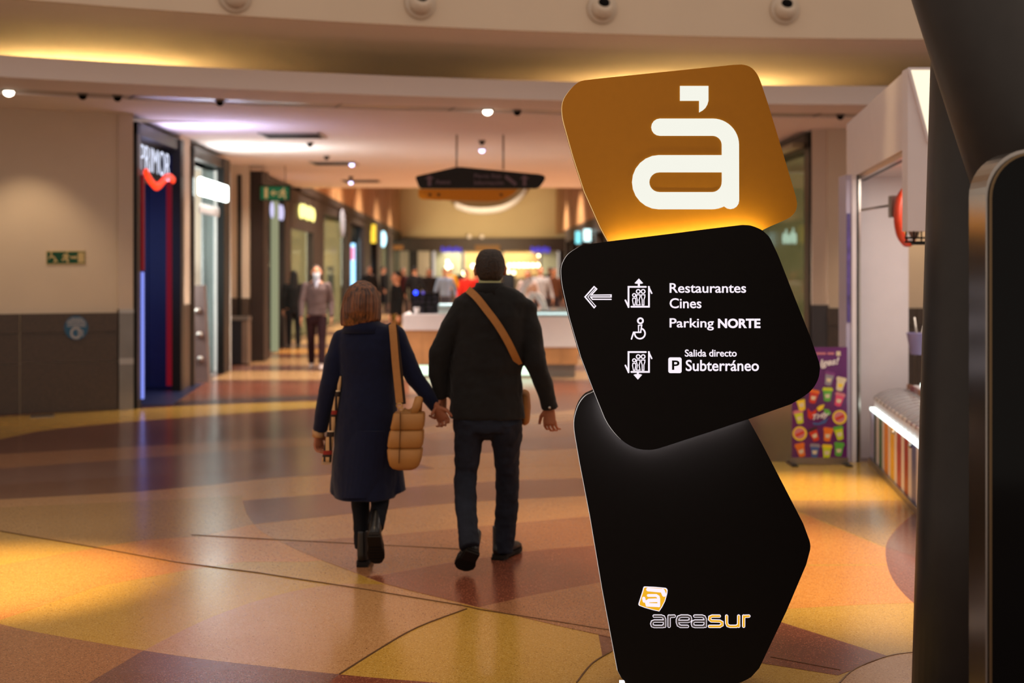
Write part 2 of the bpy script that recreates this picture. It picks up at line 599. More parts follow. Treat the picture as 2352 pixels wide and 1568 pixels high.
seam([(-420, 1150), (0, 1220), (215, 1257), (400, 1291), (600, 1317), (800, 1348), (1060, 1391), (1100, 1400), (1400, 1448)])
seam([(440, 1229), (600, 1238), (870, 1252), (1060, 1262)], 0.003)
seam(cr([(1072, 1399), (960, 1441), (880, 1486), (780, 1549)], 4), 0.003)
seam(cr([(1325, 1568), (1360, 1525), (1405, 1497)], 4), 0.003)
seam(cr([(1900, 1600), (1930, 1568), (1965, 1537), (2040, 1508), (2110, 1498)], 4), 0.003)
seam([(1770, 1510), (1930, 1540)], 0.002)

# ---------------------------------------------------------------- rotunda ring: walls, ceilings
CC = (4.5, -4.3)


def ring_at(px, r):
    """where the sight line of column px meets the circle of radius r about the rotunda centre"""
    t = (px - CX) / FPX
    a = t * t + 1
    b = -2 * t * CC[0] - 2 * CC[1]
    c = CC[0] ** 2 + CC[1] ** 2 - r * r
    Y = (-b + math.sqrt(b * b - 4 * a * c)) / (2 * a)
    return (t * Y, Y)


def ang_of(p):
    return math.atan2(p[1] - CC[1], p[0] - CC[0])


def pol(r, a):
    return (CC[0] + r * math.cos(a), CC[1] + r * math.sin(a))


def arc_slab(mb, r0, r1, a0, a1, z0, z1, n=48):
    """annular solid about the rotunda centre"""
    for i in range(n):
        p, q = a0 + (a1 - a0) * i / n, a0 + (a1 - a0) * (i + 1) / n
        quad = [pol(r0, p), pol(r1, p), pol(r1, q), pol(r0, q)]
        mb.hexa([(x, y, z0) for x, y in quad], [(x, y, z1) for x, y in quad])
    return mb


RW = 22.75
aL = ang_of(ring_at(305, RW))          # left edge of the corridor mouth
aC = ang_of(ring_at(270, RW))
aFar = ang_of((-9.5, 11.5))
aR = ang_of(ring_at(1900, RW))
aRfar = R(35)
A0, A1 = R(20), R(150)

wl = arc_slab(MB(), RW, RW + 0.35, aC, aFar, 0, 3.46, 30).build('wall_left', M_wall, kind='structure')
arc_slab(MB(), RW - 0.03, RW + 0.35, aL, aC, 1.17, 3.46, 3).build('corner_pilaster', M_wall2, wl)
wr = arc_slab(MB(), RW, RW + 0.35, aRfar, aR, 0, 3.46, 24).build('wall_right', M_wall, kind='structure')
# granite dado slabs, two courses under a rounded rail
for w_, a_s in ((wl, [aC + (ang_of(ring_at(45, RW)) - aC) * k for k in (0, 1, 2, 3)]), (wr, [aR - 0.05 * k for k in range(0, 8)])):
    for a, b in zip(a_s, a_s[1:]):
        e = 0.0003 if b > a else -0.0003
        arc_slab(MB(), RW - 0.035, RW + 0.02, a + e, b - e, 0.002, 0.565, 4).build('granite_slab', M_granite, w_)
        arc_slab(MB(), RW - 0.035, RW + 0.02, a + e, b - e, 0.572, 0.91, 4).build('granite_slab', M_granite, w_)
        arc_slab(MB(), RW - 0.05, RW + 0.02, a + e, b - e, 0.915, 1.13, 4).build('granite_rail', M_granite, w_)
# steel cladding of the pilaster by the first shop
pc = arc_slab(MB(), RW - 0.06, RW + 0.3, aL, aC - 0.0004, 0.0, 1.125, 3).build('steel_cladding', M_steel_d, wl)
arc_slab(MB(), RW - 0.075, RW + 0.3, aL, aC - 0.0004, 1.125, 1.17, 3).build('steel_cap', M_steel, wl)
arc_slab(MB(), RW - 0.066, RW, aL, aC - 0.0004, 0.53, 0.60, 3).build('steel_band', M_steel, wl)

# lower ring: soffit and fascia ledge that hides the cove lamps
c1 = MB()
arc_slab(c1, 20.0, 20.9, A0, A1, 3.45, 3.50)
arc_slab(c1, 20.0, 20.06, A0, A1, 3.50, 3.655)
c1.build('ceiling', M_ceil, kind='structure')
c1b = arc_slab(MB(), 20.9, 21.35, A0, A1, 3.462, 3.50).build('ceiling', M_slot, kind='structure')
for px in (305, 520, 780, 1040, 1500, 1880):
    a = ang_of(ring_at(px, 21.1))
    arc_slab(MB(), 20.905, 21.345, a - 0.0006, a + 0.0006, 3.459, 3.465, 1).build('panel_joint', M_brown, c1b)
c1c = arc_slab(MB(), 21.35, 23.3, A0, A1, 3.45, 3.50).build('ceiling', M_ceil, kind='structure')
# high flat ring and the upright bulkhead that carries the air nozzles
c2 = arc_slab(MB(), 18.9, 23.2, A0, A1, 4.0, 4.06).build('ceiling', M_ceil, kind='structure')
c3 = MB()
arc_slab(c3, 18.86, 18.9, A0, A1, 3.99, 6.6)
arc_slab(c3, 18.78, 18.86, A0, A1, 6.4, 6.6)
c3.build('wall_bulkhead', mat('bulkhead_paint', 'D2BEA6', 0.75, 0.2, vary=0.03, scale=1), kind='structure')
arc_slab(MB(), 23.15, 23.3, A0, A1, 3.46, 4.0).build('trim_1', M_ceil, kind='structure')

# corridor ceiling slab
LX = lambda Y: -4.40 - 0.027 * (Y - 16.7)
RX = lambda Y: 3.88 - 0.027 * (Y - 18.5)
cc = MB().slab([(LX(17.6) - 0.4, 17.6), (RX(17.6) + 1.0, 17.6), (RX(31.8) + 0.4, 31.8), (LX(31.8) - 0.4, 31.8)], 3.449, 3.502)
cc.build('ceiling', M_ceil, kind='structure')
# higher hall beyond: edge beam, upper ceiling
MB().box(-5.4, 4.4, 31.8, 32.0, 3.45, 6.3).build('wall_edge_beam', M_wall2, kind='structure')
MB().box(-8, 6, 32, 78, 6.2, 6.35).build('ceiling', M_ceil, kind='structure')

# floor boundary black joint at the corridor mouth
YJ = F(400, 929)[1]
MB().slab([F(318, 936), F(460, 929), F(700, 918), F(1000, 910), F(1000, 905), F(700, 910), F(460, 919), F(322, 926)], -0.01, 0.0012).build('terrazzo_field', mat('dark_joint_stone', '33262A', 0.25, 0.5), fl)


# ---------------------------------------------------------------- air nozzles on the bulkhead
M_noz = mat('nozzle_white', 'CDBBA6', 0.5, 0.4, vary=0.03)
M_dark = mat('dark_opening', '0A0808', 0.8, 0.1, vary=0)
for i, (px, py) in enumerate([(540, -8), (965, 8), (1383, 20), (1803, 22), (2225, 20)]):
    x, y = ring_at(px, 18.85)
    z = CAMZ - (py - HY) * y / FPX
    c = Vector((x, y, z))
    out = Vector((CC[0] - x, CC[1] - y, 0)).normalized()
    t = thing('air_nozzle', ['round white air nozzle cut by the top edge, furthest left', 'round white air nozzle on the bulkhead left of the hanging sign', 'round white air nozzle above the left half of the orange block',
                             'round white air nozzle above the right edge of the orange block', 'round white air nozzle hidden behind the black leaning column'][i], 'air vent', c, 'air nozzles along the bulkhead')
    up = Vector((0, 0, 1))
    MB().chain([(c - out * 0.0, 0.155, 0.155), (c + out * 0.02, 0.15, 0.15)], 24, ref=up, round_=False).build('flange', M_noz, t)
    MB().chain([(c + out * 0.012, 0.115, 0.115), (c + out * 0.045, 0.11, 0.11), (c + out * 0.075 + up * 0.02, 0.085, 0.085), (c + out * 0.088 + up * 0.03, 0.068, 0.068)], 24, ref=up, round_=False).build('swivel_ball', M_noz, t)
    tilt = (out * 0.75 + up * 0.55).normalized()
    q = c + out * 0.074 + up * 0.045
    MB().chain([(q, 0.058, 0.058), (q + tilt * 0.018, 0.056, 0.056)], 18, ref=up, round_=False).build('opening', M_dark, t)

# cove lamps lying behind the fascia ledge
M_cove = glow('cove_lamp_glow', 'FFD680', 60)
for (pa, pb), lab in (((25, 395), 'long warm cove lamp behind the ceiling ledge, upper left'), ((1395, 1760), 'long warm cove lamp behind the ceiling ledge above the orange block')):
    a, b = ang_of(ring_at(pa, 22.5)), ang_of(ring_at(pb, 22.5))
    t = thing('cove_lamp', lab, 'lamp', (*pol(22.5, a), 3.505), 'cove lamps')
    n = 14
    MB().chain([((*pol(22.5, a + (b - a) * k / n), 3.55), 0.022, 0.022) for k in range(n + 1)], 8, ref=(0, 0, 1), round_=False).build('tube', M_cove, t)
    arc_slab(MB(), 22.46, 22.54, min(a, b), max(a, b), 3.505, 3.53, 14).build('holder', M_white, t)

# ring downlights set in the slot
M_lit = glow('downlight_lit', 'FFF0D8', 14)
M_lit2 = glow('downlight_lit_violet', 'D8D0FF', 5)


def downlight(c, r, lit, label):
    t = thing('ceiling_downlight', label, 'downlight', c, 'small ceiling downlights')
    MB().lathe(c, [(r * 1.25, 0.0), (r * 1.3, -0.012), (r, -0.02), (r * 0.9, -0.008)], 18).build('trim_ring', M_steel_d, t)
    MB().lathe((c[0], c[1], c[2] - 0.02), [(r * 0.95, 0.0), (r * 0.8, -0.03), (r * 0.3, -0.045)], 14).build('bulb', lit or M_dark, t)


for px, py, lit, lab in ((20, 230, M_lit, 'bright downlight over the left wall at the left edge'), (190, 243, None, 'small dark downlight next to the bright one at the left edge'),
                         (270, 247, None, 'small unlit downlight above the left shop corner'), (505, 255, None, 'unlit downlight in the ceiling slot left of the air grilles'),
                         (1120, 272, M_lit, 'bright downlight above the hanging sign'), (1188, 273, None, 'unlit downlight right of the bright one above the hanging sign'),
                         (1930, 272, None, 'unlit downlight left of the white kiosk header')):
    x, y = ring_at(px, 21.1)
    downlight((x, y, 3.462), 0.055 if lit else 0.045, lit, lab)
for px, py, lit, lab in ((712, 327, None, 'dark ceiling sensor under the nearest air grille'), (750, 358, None, 'unlit downlight between the first two air grilles'),
                         (808, 374, M_lit2, 'violet lit downlight at the end of the second air grille'), (806, 405, None, 'unlit downlight above the farthest air grille'),
                         (806, 416, M_lit2, 'violet lit downlight on the farthest air grille'), (1107, 322, None, 'small dark downlight between the hanging sign cables'),
                         (1107, 341, M_lit2, 'pale lit downlight between the hanging sign cables')):
    Y = 1.799 * FPX / (HY - py)
    downlight(((px - CX) * Y / FPX, Y, 3.449), 0.045, lit, lab)

# linear air grilles
for i, (px0, px1, py) in enumerate([(602, 744, 310), (716, 820, 374), (788, 874, 415)]):
    Y = 1.799 * FPX / (HY - py)
    x0, x1 = (px0 - CX) * Y / FPX, (px1 - CX) * Y / FPX
    t = thing('air_grille', ['nearest dark slatted air grille in the corridor ceiling', 'middle dark slatted air grille in the corridor ceiling', 'farthest dark slatted air grille in the corridor ceiling'][i], 'air vent', ((x0 + x1) / 2, Y, 3.449), 'corridor ceiling grilles')
    w = 0.36
    m = MB()
    m.box(x0, x1, Y - w, Y - w + 0.04, 3.43, 3.449).box(x0, x1, Y + w - 0.04, Y + w, 3.43, 3.449).box(x0, x0 + 0.04, Y - w, Y + w, 3.43, 3.449).box(x1 - 0.04, x1, Y - w, Y + w, 3.43, 3.449)
    m.build('frame', M_slot, t)
    MB().box(x0 + 0.04, x1 - 0.04, Y - w + 0.04, Y + w - 0.04, 3.444, 3.449).build('backing', M_dark, t)
    for k in range(9):
        y = Y - w + 0.09 + k * 0.068
        MB().box(x0 + 0.04, x1 - 0.04, y - 0.006, y + 0.006, 3.43, 3.444).build('slat', M_brown, t)

# ---------------------------------------------------------------- signs on the left wall


def wall_px(px, py, lift):
    x, y = ring_at(px, RW)
    d = Vector((CC[0] - x, CC[1] - y, 0)).normalized()
    return Vector((x, y, CAMZ - (py - HY) * y / FPX)) + d * lift


def wall_poly(mb, pts, l0, l1):
    n = len(pts)
    vs = [wall_px(x, y, l1) for x, y in pts] + [wall_px(x, y, l0) for x, y in pts]
    mb.add(vs, [tuple(range(n)), tuple(range(2 * n - 1, n - 1, -1))] + [(i, n + i, n + (i + 1) % n, (i + 1) % n) for i in range(n)])
    return mb


def wall_stroke(mb, path, hw, l0, l1):
    for (ax, ay), (bx, by) in zip(path, path[1:]):
        d = math.hypot(bx - ax, by - ay) or 1
        nx, ny = -(by - ay) / d * hw, (bx - ax) / d * hw
        wall_poly(mb, [(ax + nx, ay + ny), (ax - nx, ay - ny), (bx - nx, by - ny), (bx + nx, by + ny)], l0, l1)
    return mb


def circ(cx, cy, r, a0=0, a1=360, n=16):
    return [(cx + r * math.cos(R(a0 + (a1 - a0) * k / n)), cy + r * math.sin(R(a0 + (a1 - a0) * k / n))) for k in range(n + 1)]


M_sgreen = mat('exit_sign_green', '0E4A30', 0.5, 0.3, vary=0.04)
M_scream = mat('exit_sign_cream', 'C9B27C', 0.5, 0.3, vary=0.03)
t = thing('exit_sign', 'green accessible exit sign with wheelchair and running figure on cream wall', 'sign', wall_px(151, 606, 0))
wall_poly(MB(), [(106, 576), (196, 575.5), (196, 607), (106, 608)], 0.0, 0.012).build('border', M_scream, t)
wall_poly(MB(), [(107.5, 578.2), (194.5, 577.7), (194.5, 604.5), (107.5, 605.5)], 0.006, 0.014).build('panel', M_sgreen, t)
g = MB()
ax = lambda x, y: (90 + x / 6.535, 560 + y / 6.535)
A = lambda L: [ax(*p) for p in L]
wall_stroke(g, A([(175, 125), (180, 195), (225, 200), (255, 265), (275, 258)]), 1.6, 0.012, 0.017)
wall_stroke(g, A(circ(188, 235, 48, -170, 60)), 1.5, 0.012, 0.017)
wall_poly(g, A(circ(178, 128, 13)[:-1]), 0.012, 0.017)
g.build('wheelchair_symbol', M_scream, t)
g = MB()
wall_poly(g, A(circ(420, 125, 14)[:-1]), 0.012, 0.017)
wall_stroke(g, A([(405, 150), (395, 205), (420, 230), (425, 280)]), 2.6, 0.012, 0.017)
wall_stroke(g, A([(395, 205), (365, 235), (335, 240)]), 2.0, 0.012, 0.017)
wall_stroke(g, A([(400, 155), (365, 165), (355, 195)]), 1.5, 0.012, 0.017)
wall_stroke(g, A([(408, 158), (430, 185), (452, 185)]), 1.5, 0.012, 0.017)
g.build('running_figure', M_scream, t)
g = wall_stroke(MB(), A([(468, 203), (545, 203)]), 2.2, 0.012, 0.017)
wall_poly(g, A([(540, 172), (572, 202), (540, 232)]), 0.012, 0.017)
g.build('arrow', M_scream, t)
wall_poly(MB(), A([(578, 130), (672, 128), (672, 278), (578, 280)]), 0.012, 0.017).build('door_symbol', M_scream, t)

t = thing('round_sticker', 'round blue mask notice stuck on the brown stone dado', 'sticker', wall_px(174, 752, 0.05))
wall_poly(MB(), circ(173.5, 752, 27.5, n=32)[:-1], 0.03, 0.056).build('disc', mat('notice_blue', '2E5C7C', 0.5, 0.3, vary=0.04), t)
M_notice = mat('notice_white', 'B4B0B0', 0.5, 0.3, vary=0.02)
g = MB()
for k, (a, b, y) in enumerate([(162, 187, 731), (155, 192, 735), (152, 195, 739), (153, 195, 743.5), (153, 195, 748)]):
    random.seed(k)
    x = a
    while x < b - 2:
        w = random.uniform(2.5, 6)
        wall_poly(g, [(x, y - 1.2), (min(b, x + w), y - 1.2), (min(b, x + w), y + 1.2), (x, y + 1.2)], 0.05, 0.060)
        x += w + 1
g.build('print_lines', M_notice, t)
g = wall_stroke(MB(), circ(173, 764, 12, 40, 320, 24), 1.5, 0.05, 0.060)
wall_stroke(g, circ(173, 764, 9, 40, 320, 24), 0.7, 0.05, 0.060)
for k in range(4):
    y = 758.5 + k * 3.6
    wall_stroke(g, [(177 + i * 1.8, y + 1.0 * math.sin(i * 1.2)) for i in range(8)], 0.9, 0.05, 0.060)
g.build('mask_symbol', M_notice, t)
# little floor plate at the foot of the left wall
a = [F(70, 954), F(124, 951), F(124, 957), F(70, 960)]
tag(MB().slab(a, 0.0, 0.006).build('floor_plate', M_steel_d, origin=(*a[0], 0)), 'small grey metal floor plate at the foot of the left wall', 'plate')
# ---------------------------------------------------------------- totem sign: three stacked blocks
YM, YB = 5.50, 5.585            # front faces: middle block, top and bottom block
z1 = lambda L, o, s: [(o[0] + x / s, o[1] + y / s) for x, y in L]
OR = [(1291, 247.5), (1295, 228), (1308, 208), (1324, 192), (1343, 184), (1397, 178), (1525, 165), (1684, 148.9), (1703, 148), (1722, 153), (1737, 167), (1748, 190), (1764, 238), (1796, 343), (1828, 451),
      (1831, 467), (1828, 483), (1818, 496), (1799, 507), (1754, 527), (1700, 560), (1560, 580), (1410, 580), (1397, 553), (1380, 522), (1343, 439), (1318, 362), (1300, 298), (1293, 270)]
MI = [(1289.6, 616), (1294, 601), (1304, 585), (1321, 572), (1344, 562), (1399, 554), (1545, 536), (1631, 525), (1694, 517.5), (1710, 516.5), (1727, 518.5), (1748, 527), (1760, 537), (1770, 549), (1787, 585), (1821, 672),
      (1862, 775), (1881, 830), (1883, 850), (1879, 871), (1867, 892), (1848, 909), (1817, 928), (1717, 963), (1614, 997), (1525, 1026), (1508, 1031), (1490, 1033), (1463, 1030), (1435, 1016), (1411, 993), (1390, 961), (1366, 902),
      (1335, 820), (1308, 727), (1294, 665), (1290, 637)]
BO = [(1400, 880), (1363, 900.5), (1346, 909), (1332, 926), (1323.5, 947), (1319, 971), (1321.5, 1002), (1332, 1063), (1356, 1188), (1384, 1355), (1419, 1541), (1427, 1556), (1440, 1567), (1460, 1574), (1500, 1577), (1640, 1577), (1670, 1575),
      (1698, 1568), (1726, 1554), (1744, 1534), (1806, 1404), (1852, 1296), (1861, 1262), (1859, 1240), (1845, 1202), (1751, 1020), (1715, 955), (1700, 890)]


def densify(px, n=3):
    L = px + [px[0]]
    ext = [px[-1]] + px + [px[0], px[1]]
    out = []
    for i in range(1, len(ext) - 2):
        p0, p1, p2, p3 = ext[i - 1], ext[i], ext[i + 1], ext[i + 2]
        # keep long straight edges straight
        if math.dist(p1, p2) > 70:
            out.append(p1)
            continue
        for k in range(n):
            t = k / n
            out.append(tuple(0.5 * (2 * b + (c - a) * t + (2 * a - 5 * b + 4 * c - d) * t * t + (3 * b - a - 3 * c + d) * t ** 3) for a, b, c, d in zip(p0, p1, p2, p3)) if math.dist(p0, p1) < 70 and math.dist(p2, p3) < 70
                       else (p1[0] + (p2[0] - p1[0]) * t, p1[1] + (p2[1] - p1[1]) * t))
    return out


def inset(px, d):
    n = len(px)
    area = sum(px[i][0] * px[(i + 1) % n][1] - px[(i + 1) % n][0] * px[i][1] for i in range(n))
    s = 1 if area > 0 else -1
    out = []
    for i in range(n):
        a, b = px[i - 1], px[(i + 1) % n]
        L = math.dist(a, b)
        out.append((px[i][0] - s * (b[1] - a[1]) / L * d, px[i][1] + s * (b[0] - a[0]) / L * d))
    return out


def outleft(px, d):
    """outline pushed outward on its left-facing edges only (the lit acrylic lip)"""
    a, b = inset(px, 1.0), inset(px, -1.0)
    out = []
    for p, q, r in zip(px, a, b):
        nx = (r[0] - q[0]) / 2
        k = -1.0 + (d + 1.0) * max(0.0, min(1.0, -nx * 1.3))
        out.append((p[0] + (r[0] - p[0]) * k, p[1] + (r[1] - p[1]) * k))
    return out


M_orange = mat('orange_sign_lacquer', 'C9800A', 0.45, 0.25, vary=0.02, scale=30)
M_sblack = mat('black_sign_lacquer', '130F0D', 0.5, 0.10, vary=0.05, scale=30)
M_edgeW = glow('lit_acrylic_white', 'FFF4EC', 0.6)
M_edgeY = glow('lit_acrylic_yellow', 'FFD488', 0.8)
M_led = glow('led_strip', 'FFF6E4', 30)
M_glyph = glow('backlit_white', 'FCFCF0', 0.93)
M_glyph2 = glow('backlit_white_small', 'FFF4FF', 0.98)
tt = thing('totem_sign', 'tall wayfinding totem of three stacked blocks, orange over two black', 'sign', (P(1590, 1577, YB).x, YB + 0.1, 0))
ORd, MId, BOd = densify(OR), densify(MI), densify(BO)


def block(name, px, Y, m, edge, depth):
    b = MB().prism(xz(px, Y), Y, Y + 0.02).build(name, m, tt)
    i1 = xz(outleft(px, 1.0), Y)
    MB().prism(i1, Y + 0.02, Y + 0.03).build('acrylic_edge', edge, b)
    MB().prism(xz(inset(px, 2.2), Y), Y + 0.03, Y + depth).build('housing', m, b)
    return b


ob = block('top_block', ORd, YB, M_orange, M_edgeY, 0.15)
ob['label'] = 'orange block with the large letter'
mb_ = MB().prism(xz(MId, YM), YM, YM + 0.02).build('middle_block', M_sblack, tt)
mb_['label'] = 'black direction block'
MB().prism(xz(outleft(MId, 0.9), YM), YM + 0.02, YM + 0.028).build('acrylic_edge', M_edgeW, mb_)
MB().prism(xz(inset(MId, 30), YM), YM + 0.028, YM + 0.084).build('spacer', M_sblack, mb_)
MB().prism(xz([p for p in inset(MId, 2.2)], YM), YB + 0.16, YB + 0.22).build('rear_panel', M_sblack, mb_)
bb = block('bottom_block', BOd, YB, M_sblack, M_edgeW, 0.15)
bb['label'] = 'black base block with the small logo'
# led strips on the back of the middle block, lighting the blocks behind it
n = len(MId)
ins = inset(MId, 12)
top = [p for p in ins if p[1] < 590 and 1385 < p[0] < 1762]
bot = [p for p in ins if p[1] > 900 and p[0] < 1725]
for seg, m in ((top, M_led), (bot, glow('led_strip_cool', 'F4F6FF', 55))):
    MB().chain([(P(x, y, YM + 0.042), 0.006, 0.006) for x, y in seg], 6, ref=(0, 1, 0), round_=False).build('led_strip', m, mb_)
MB().box(P(1440, 0, YB).x, P(1690, 0, YB).x, YB + 0.01, YB + 0.14, 0.0, 0.03).build('base_plate', M_sblack, tt)
q = P(1428, 1561, YB - 0.005)
MB().box(q.x - 0.008, q.x + 0.012, YB - 0.01, YB + 0.02, 0.004, 0.026).build('base_light', glow('base_light_glow', 'F0F0FF', 2), bb)

# big letter
Z3 = lambda L: xz(z1(L, (1270, 120), 3.137), YB)
hw = 62 / 3.137 * YB / FPX
arc = lambda cx, cy, r, a0, a1, n=12: [(cx + r * math.cos(R(a0 + (a1 - a0) * k / n)), cy + r * math.sin(R(a0 + (a1 - a0) * k / n))) for k in range(n + 1)]
g = MB()
g.stroke(Z3([(770, 540)] + arc(1150, 668, 128, -90, 0) + [(1279, 1068)]), hw, YB - 0.004, YB + 0.004)
g.stroke(Z3([(1279, 803)] + arc(765, 936, 133, -90, -270) + arc(1145, 936, 133, 90, 0)), hw, YB - 0.004, YB + 0.004)
g.build('letter', M_glyph, ob)
MB().prism(Z3([(915, 243), (1120, 243), (1120, 350), (1112, 378), (1098, 402), (1078, 420), (1053, 434), (1053, 350), (915, 350)]), YB - 0.004, YB + 0.004).build('apostrophe', M_glyph, ob)

# directions
for s, x0, y0, x1, y1, b, nm in (('Restaurantes', 1538, 650, 1713.5, 672.4, 0.012, 'text_line'), ('Cines', 1538, 684.5, 1611, 707.8, 0.012, 'text_line'), ('Parking', 1538, 730.6, 1639.5, 758.6, 0.012, 'text_line'),
                                 ('NORTE', 1649, 731.3, 1746.5, 753.4, 0.035, 'text_line'), ('Salida directo', 1573, 802.3, 1692, 818.8, 0.014, 'text_line'), ('Subterráneo', 1575, 826, 1743, 852, 0.014, 'text_line')):
    px_text(s, nm, M_glyph2, mb_, x0, y0, x1, y1, YM, b)
hp = YM / FPX
rr = [(1535 + 4 + 0, 820.7)]
sq = []
for cx, cy, a in ((1561, 825, -90), (1561, 852, 0), (1539.5, 852, 90), (1539.5, 825, 180)):
    sq += [(cx + 4.5 * math.cos(R(a + k * 22.5)), cy + 4.5 * math.sin(R(a + k * 22.5))) for k in range(5)]
MB().prism(xz(sq, YM), YM - 0.003, YM + 0.002).build('parking_square', M_glyph2, mb_)
px_text('P', 'parking_letter', M_sblack, mb_, 1543.5, 827.5, 1560.5, 849, YM - 0.003, 0.02)
Z6 = lambda L: xz(z1(L, (1320, 620), 5.6), YM)
ST = lambda g, L, w, closed=False: g.stroke(Z6(L), w / 5.6 * hp, YM - 0.003, YM + 0.002, closed)
g = MB()
ST(g, [(250, 213), (133, 345), (250, 484)], 9)
ST(g, [(284, 243), (212, 322), (468, 320), (468, 346), (206, 346), (228, 376), (468, 376)], 8)
ST(g, [(268, 462), (168, 345), (268, 232)], 5)
ST(g, [(250, 484), (270, 462)], 7)
ST(g, [(250, 213), (284, 243)], 7)
g.build('left_arrow', M_glyph2, mb_)


def lift(dy, up):
    g = MB()
    s = lambda L: [(x, y + dy) for x, y in L]
    ST(g, s([(692, 476), (692, 216), (915, 216)]), 11)
    ST(g, s([(652, 388), (692, 474)]), 10)
    ST(g, s([(955, 216), (955, 471), (728, 471)]), 11)
    ST(g, s([(950, 214), (990, 298)]), 9)
    for x, y, r in ((765, 323, 20), (817, 275, 24), (880, 275, 24)):
        ST(g, s(circ(x, y, r)), 7)
    ST(g, s([(748, 362), (782, 362), (786, 390), (774, 450), (756, 450), (744, 390)]), 6, True)
    ST(g, s([(798, 318), (838, 318), (840, 340), (828, 385), (840, 448), (795, 448), (806, 385), (794, 340)]), 6, True)
    ST(g, s([(858, 318), (902, 318), (902, 345), (890, 380), (890, 450), (868, 450), (868, 380), (856, 345)]), 6, True)
    if up:
        ST(g, [(825, 216), (825, 130)], 13)
        g.prism(Z6([(770, 168), (825, 108), (880, 168), (862, 176), (788, 176)]), YM - 0.003, YM + 0.002)
    else:
        ST(g, [(812, 1310), (812, 1380)], 13)
        g.prism(Z6([(757, 1347), (780, 1338), (845, 1338), (867, 1347), (812, 1408)]), YM - 0.003, YM + 0.002)
    return g


lift(0, True).build('lift_up_symbol', M_glyph2, mb_)
lift(838, False).build('lift_down_symbol', M_glyph2, mb_)
g = MB()
ST(g, circ(845, 652, 33), 11)
ST(g, [(862, 705), (820, 712), (822, 800)], 7)
ST(g, [(862, 705), (848, 800)], 8)
ST(g, [(850, 800), (757, 800), (730, 886)], 9)
ST(g, circ(838, 815, 67, -72, 180, 20), 10)
g.build('wheelchair_symbol', M_glyph2, mb_)

# small logo and name on the base block
Z7 = lambda L, Y: xz(z1(L, (1450, 1330), 8.11), Y)
hb = YB / FPX / 8.11
M_logoY = glow('logo_yellow', 'F6B41C', 0.95)
M_logoG = glow('logo_grey', '544A48', 0.8)
lg = [(250, 132), (440, 140), (635, 158), (662, 172), (676, 200), (670, 262), (630, 405), (575, 515), (520, 597), (400, 570), (250, 528), (145, 488), (132, 470), (135, 445), (168, 340), (208, 215), (222, 155), (234, 138)]
b = MB().prism(Z7(lg, YB), YB - 0.003, YB + 0.002).build('logo_rim', M_glyph2, bb)
cx, cy = 410, 360
lg2 = [(cx + (x - cx) * 0.93, cy + (y - cy) * 0.93) for x, y in lg]
MB().prism(Z7(lg2, YB), YB - 0.004, YB - 0.002).build('logo_face', M_logoY, b)
g = MB()
SL = lambda L, w, y0: g.stroke(Z7(L, YB), w * hb, YB - y0, YB - 0.003)
SL([(315, 296), (460, 296), (500, 320), (510, 360), (510, 490)], 26, 0.005)
SL([(500, 385), (330, 390), (285, 420), (300, 470), (500, 478)], 34, 0.005)
SL([(310, 185), (580, 210)], 34, 0.005)
SL([(580, 210), (610, 280)], 40, 0.005)
SL([(230, 350), (240, 400)], 30, 0.005)
g.build('logo_letter', M_glyph2, b)
wa = [[(425, 683), (560, 683), (600, 698), (620, 740), (620, 872)], [(620, 775), (430, 775), (392, 790), (380, 828), (392, 862), (430, 876), (585, 876), (620, 845)]]
let = {'grey': [wa, [[(703, 872), (703, 683)], [(703, 712), (730, 686), (800, 683)]],
                [[(1045, 874), (920, 874), (875, 850), (858, 800), (858, 750), (878, 702), (930, 683), (1050, 683), (1092, 700), (1104, 738), (1090, 770), (1050, 782), (885, 782)]],
                [[(x + 757, y) for x, y in q] for q in wa]],
       'yellow': [[[(1640, 683), (1505, 683), (1462, 702), (1458, 745), (1490, 772), (1645, 776), (1690, 800), (1690, 848), (1645, 874), (1455, 874)]],
                  [[(1775, 683), (1775, 815), (1795, 858), (1840, 874), (1955, 874), (1998, 845), (2000, 683)], [(2000, 840), (2000, 872)]],
                  [[(2092, 872), (2092, 683)], [(2092, 712), (2120, 686), (2190, 683)]]]}
for col, group in let.items():
    for L in group:
        g = MB()
        for q in L:
            g.stroke(Z7(q, YB), 29 * hb, YB - 0.003, YB + 0.001)
        o = g.build('name_letter', M_glyph2, bb)
        g = MB()
        for q in L:
            g.stroke(Z7(q, YB), 17 * hb, YB - 0.0045, YB - 0.0025)
        g.build('letter_face', M_logoG if col == 'grey' else M_logoY, o)

# ---------------------------------------------------------------- black columns and glossy screen pillar on the right
M_col = mat('black_column_paint', '322E2A', 0.45, 0.35, vary=0.08, scale=12, bump=0.03)
p0, p1 = P(2100, 1568, 5.0), P(2143, 150, 5.0)
sl = (p1.x - p0.x) / (p1.z - p0.z)
xb = lambda z: p0.x + sl * (z - p0.z)
rc = 0.235
t = thing('round_column', 'upright black steel column right of the totem', 'column', (xb(0) + rc, 5.0, 0))
MB().chain([((xb(z) + rc, 5.0, z), rc, rc) for z in (0.0, 0.8, 1.6, 2.4, 3.2, 4.2, 5.2)], 40, round_=False).build('shaft', M_col, t)
MB().lathe((xb(0) + rc, 5.0, 0), [(rc + 0.05, 0), (rc + 0.05, 0.012), (rc + 0.01, 0.02)], 40).build('base_flange', M_col, t)
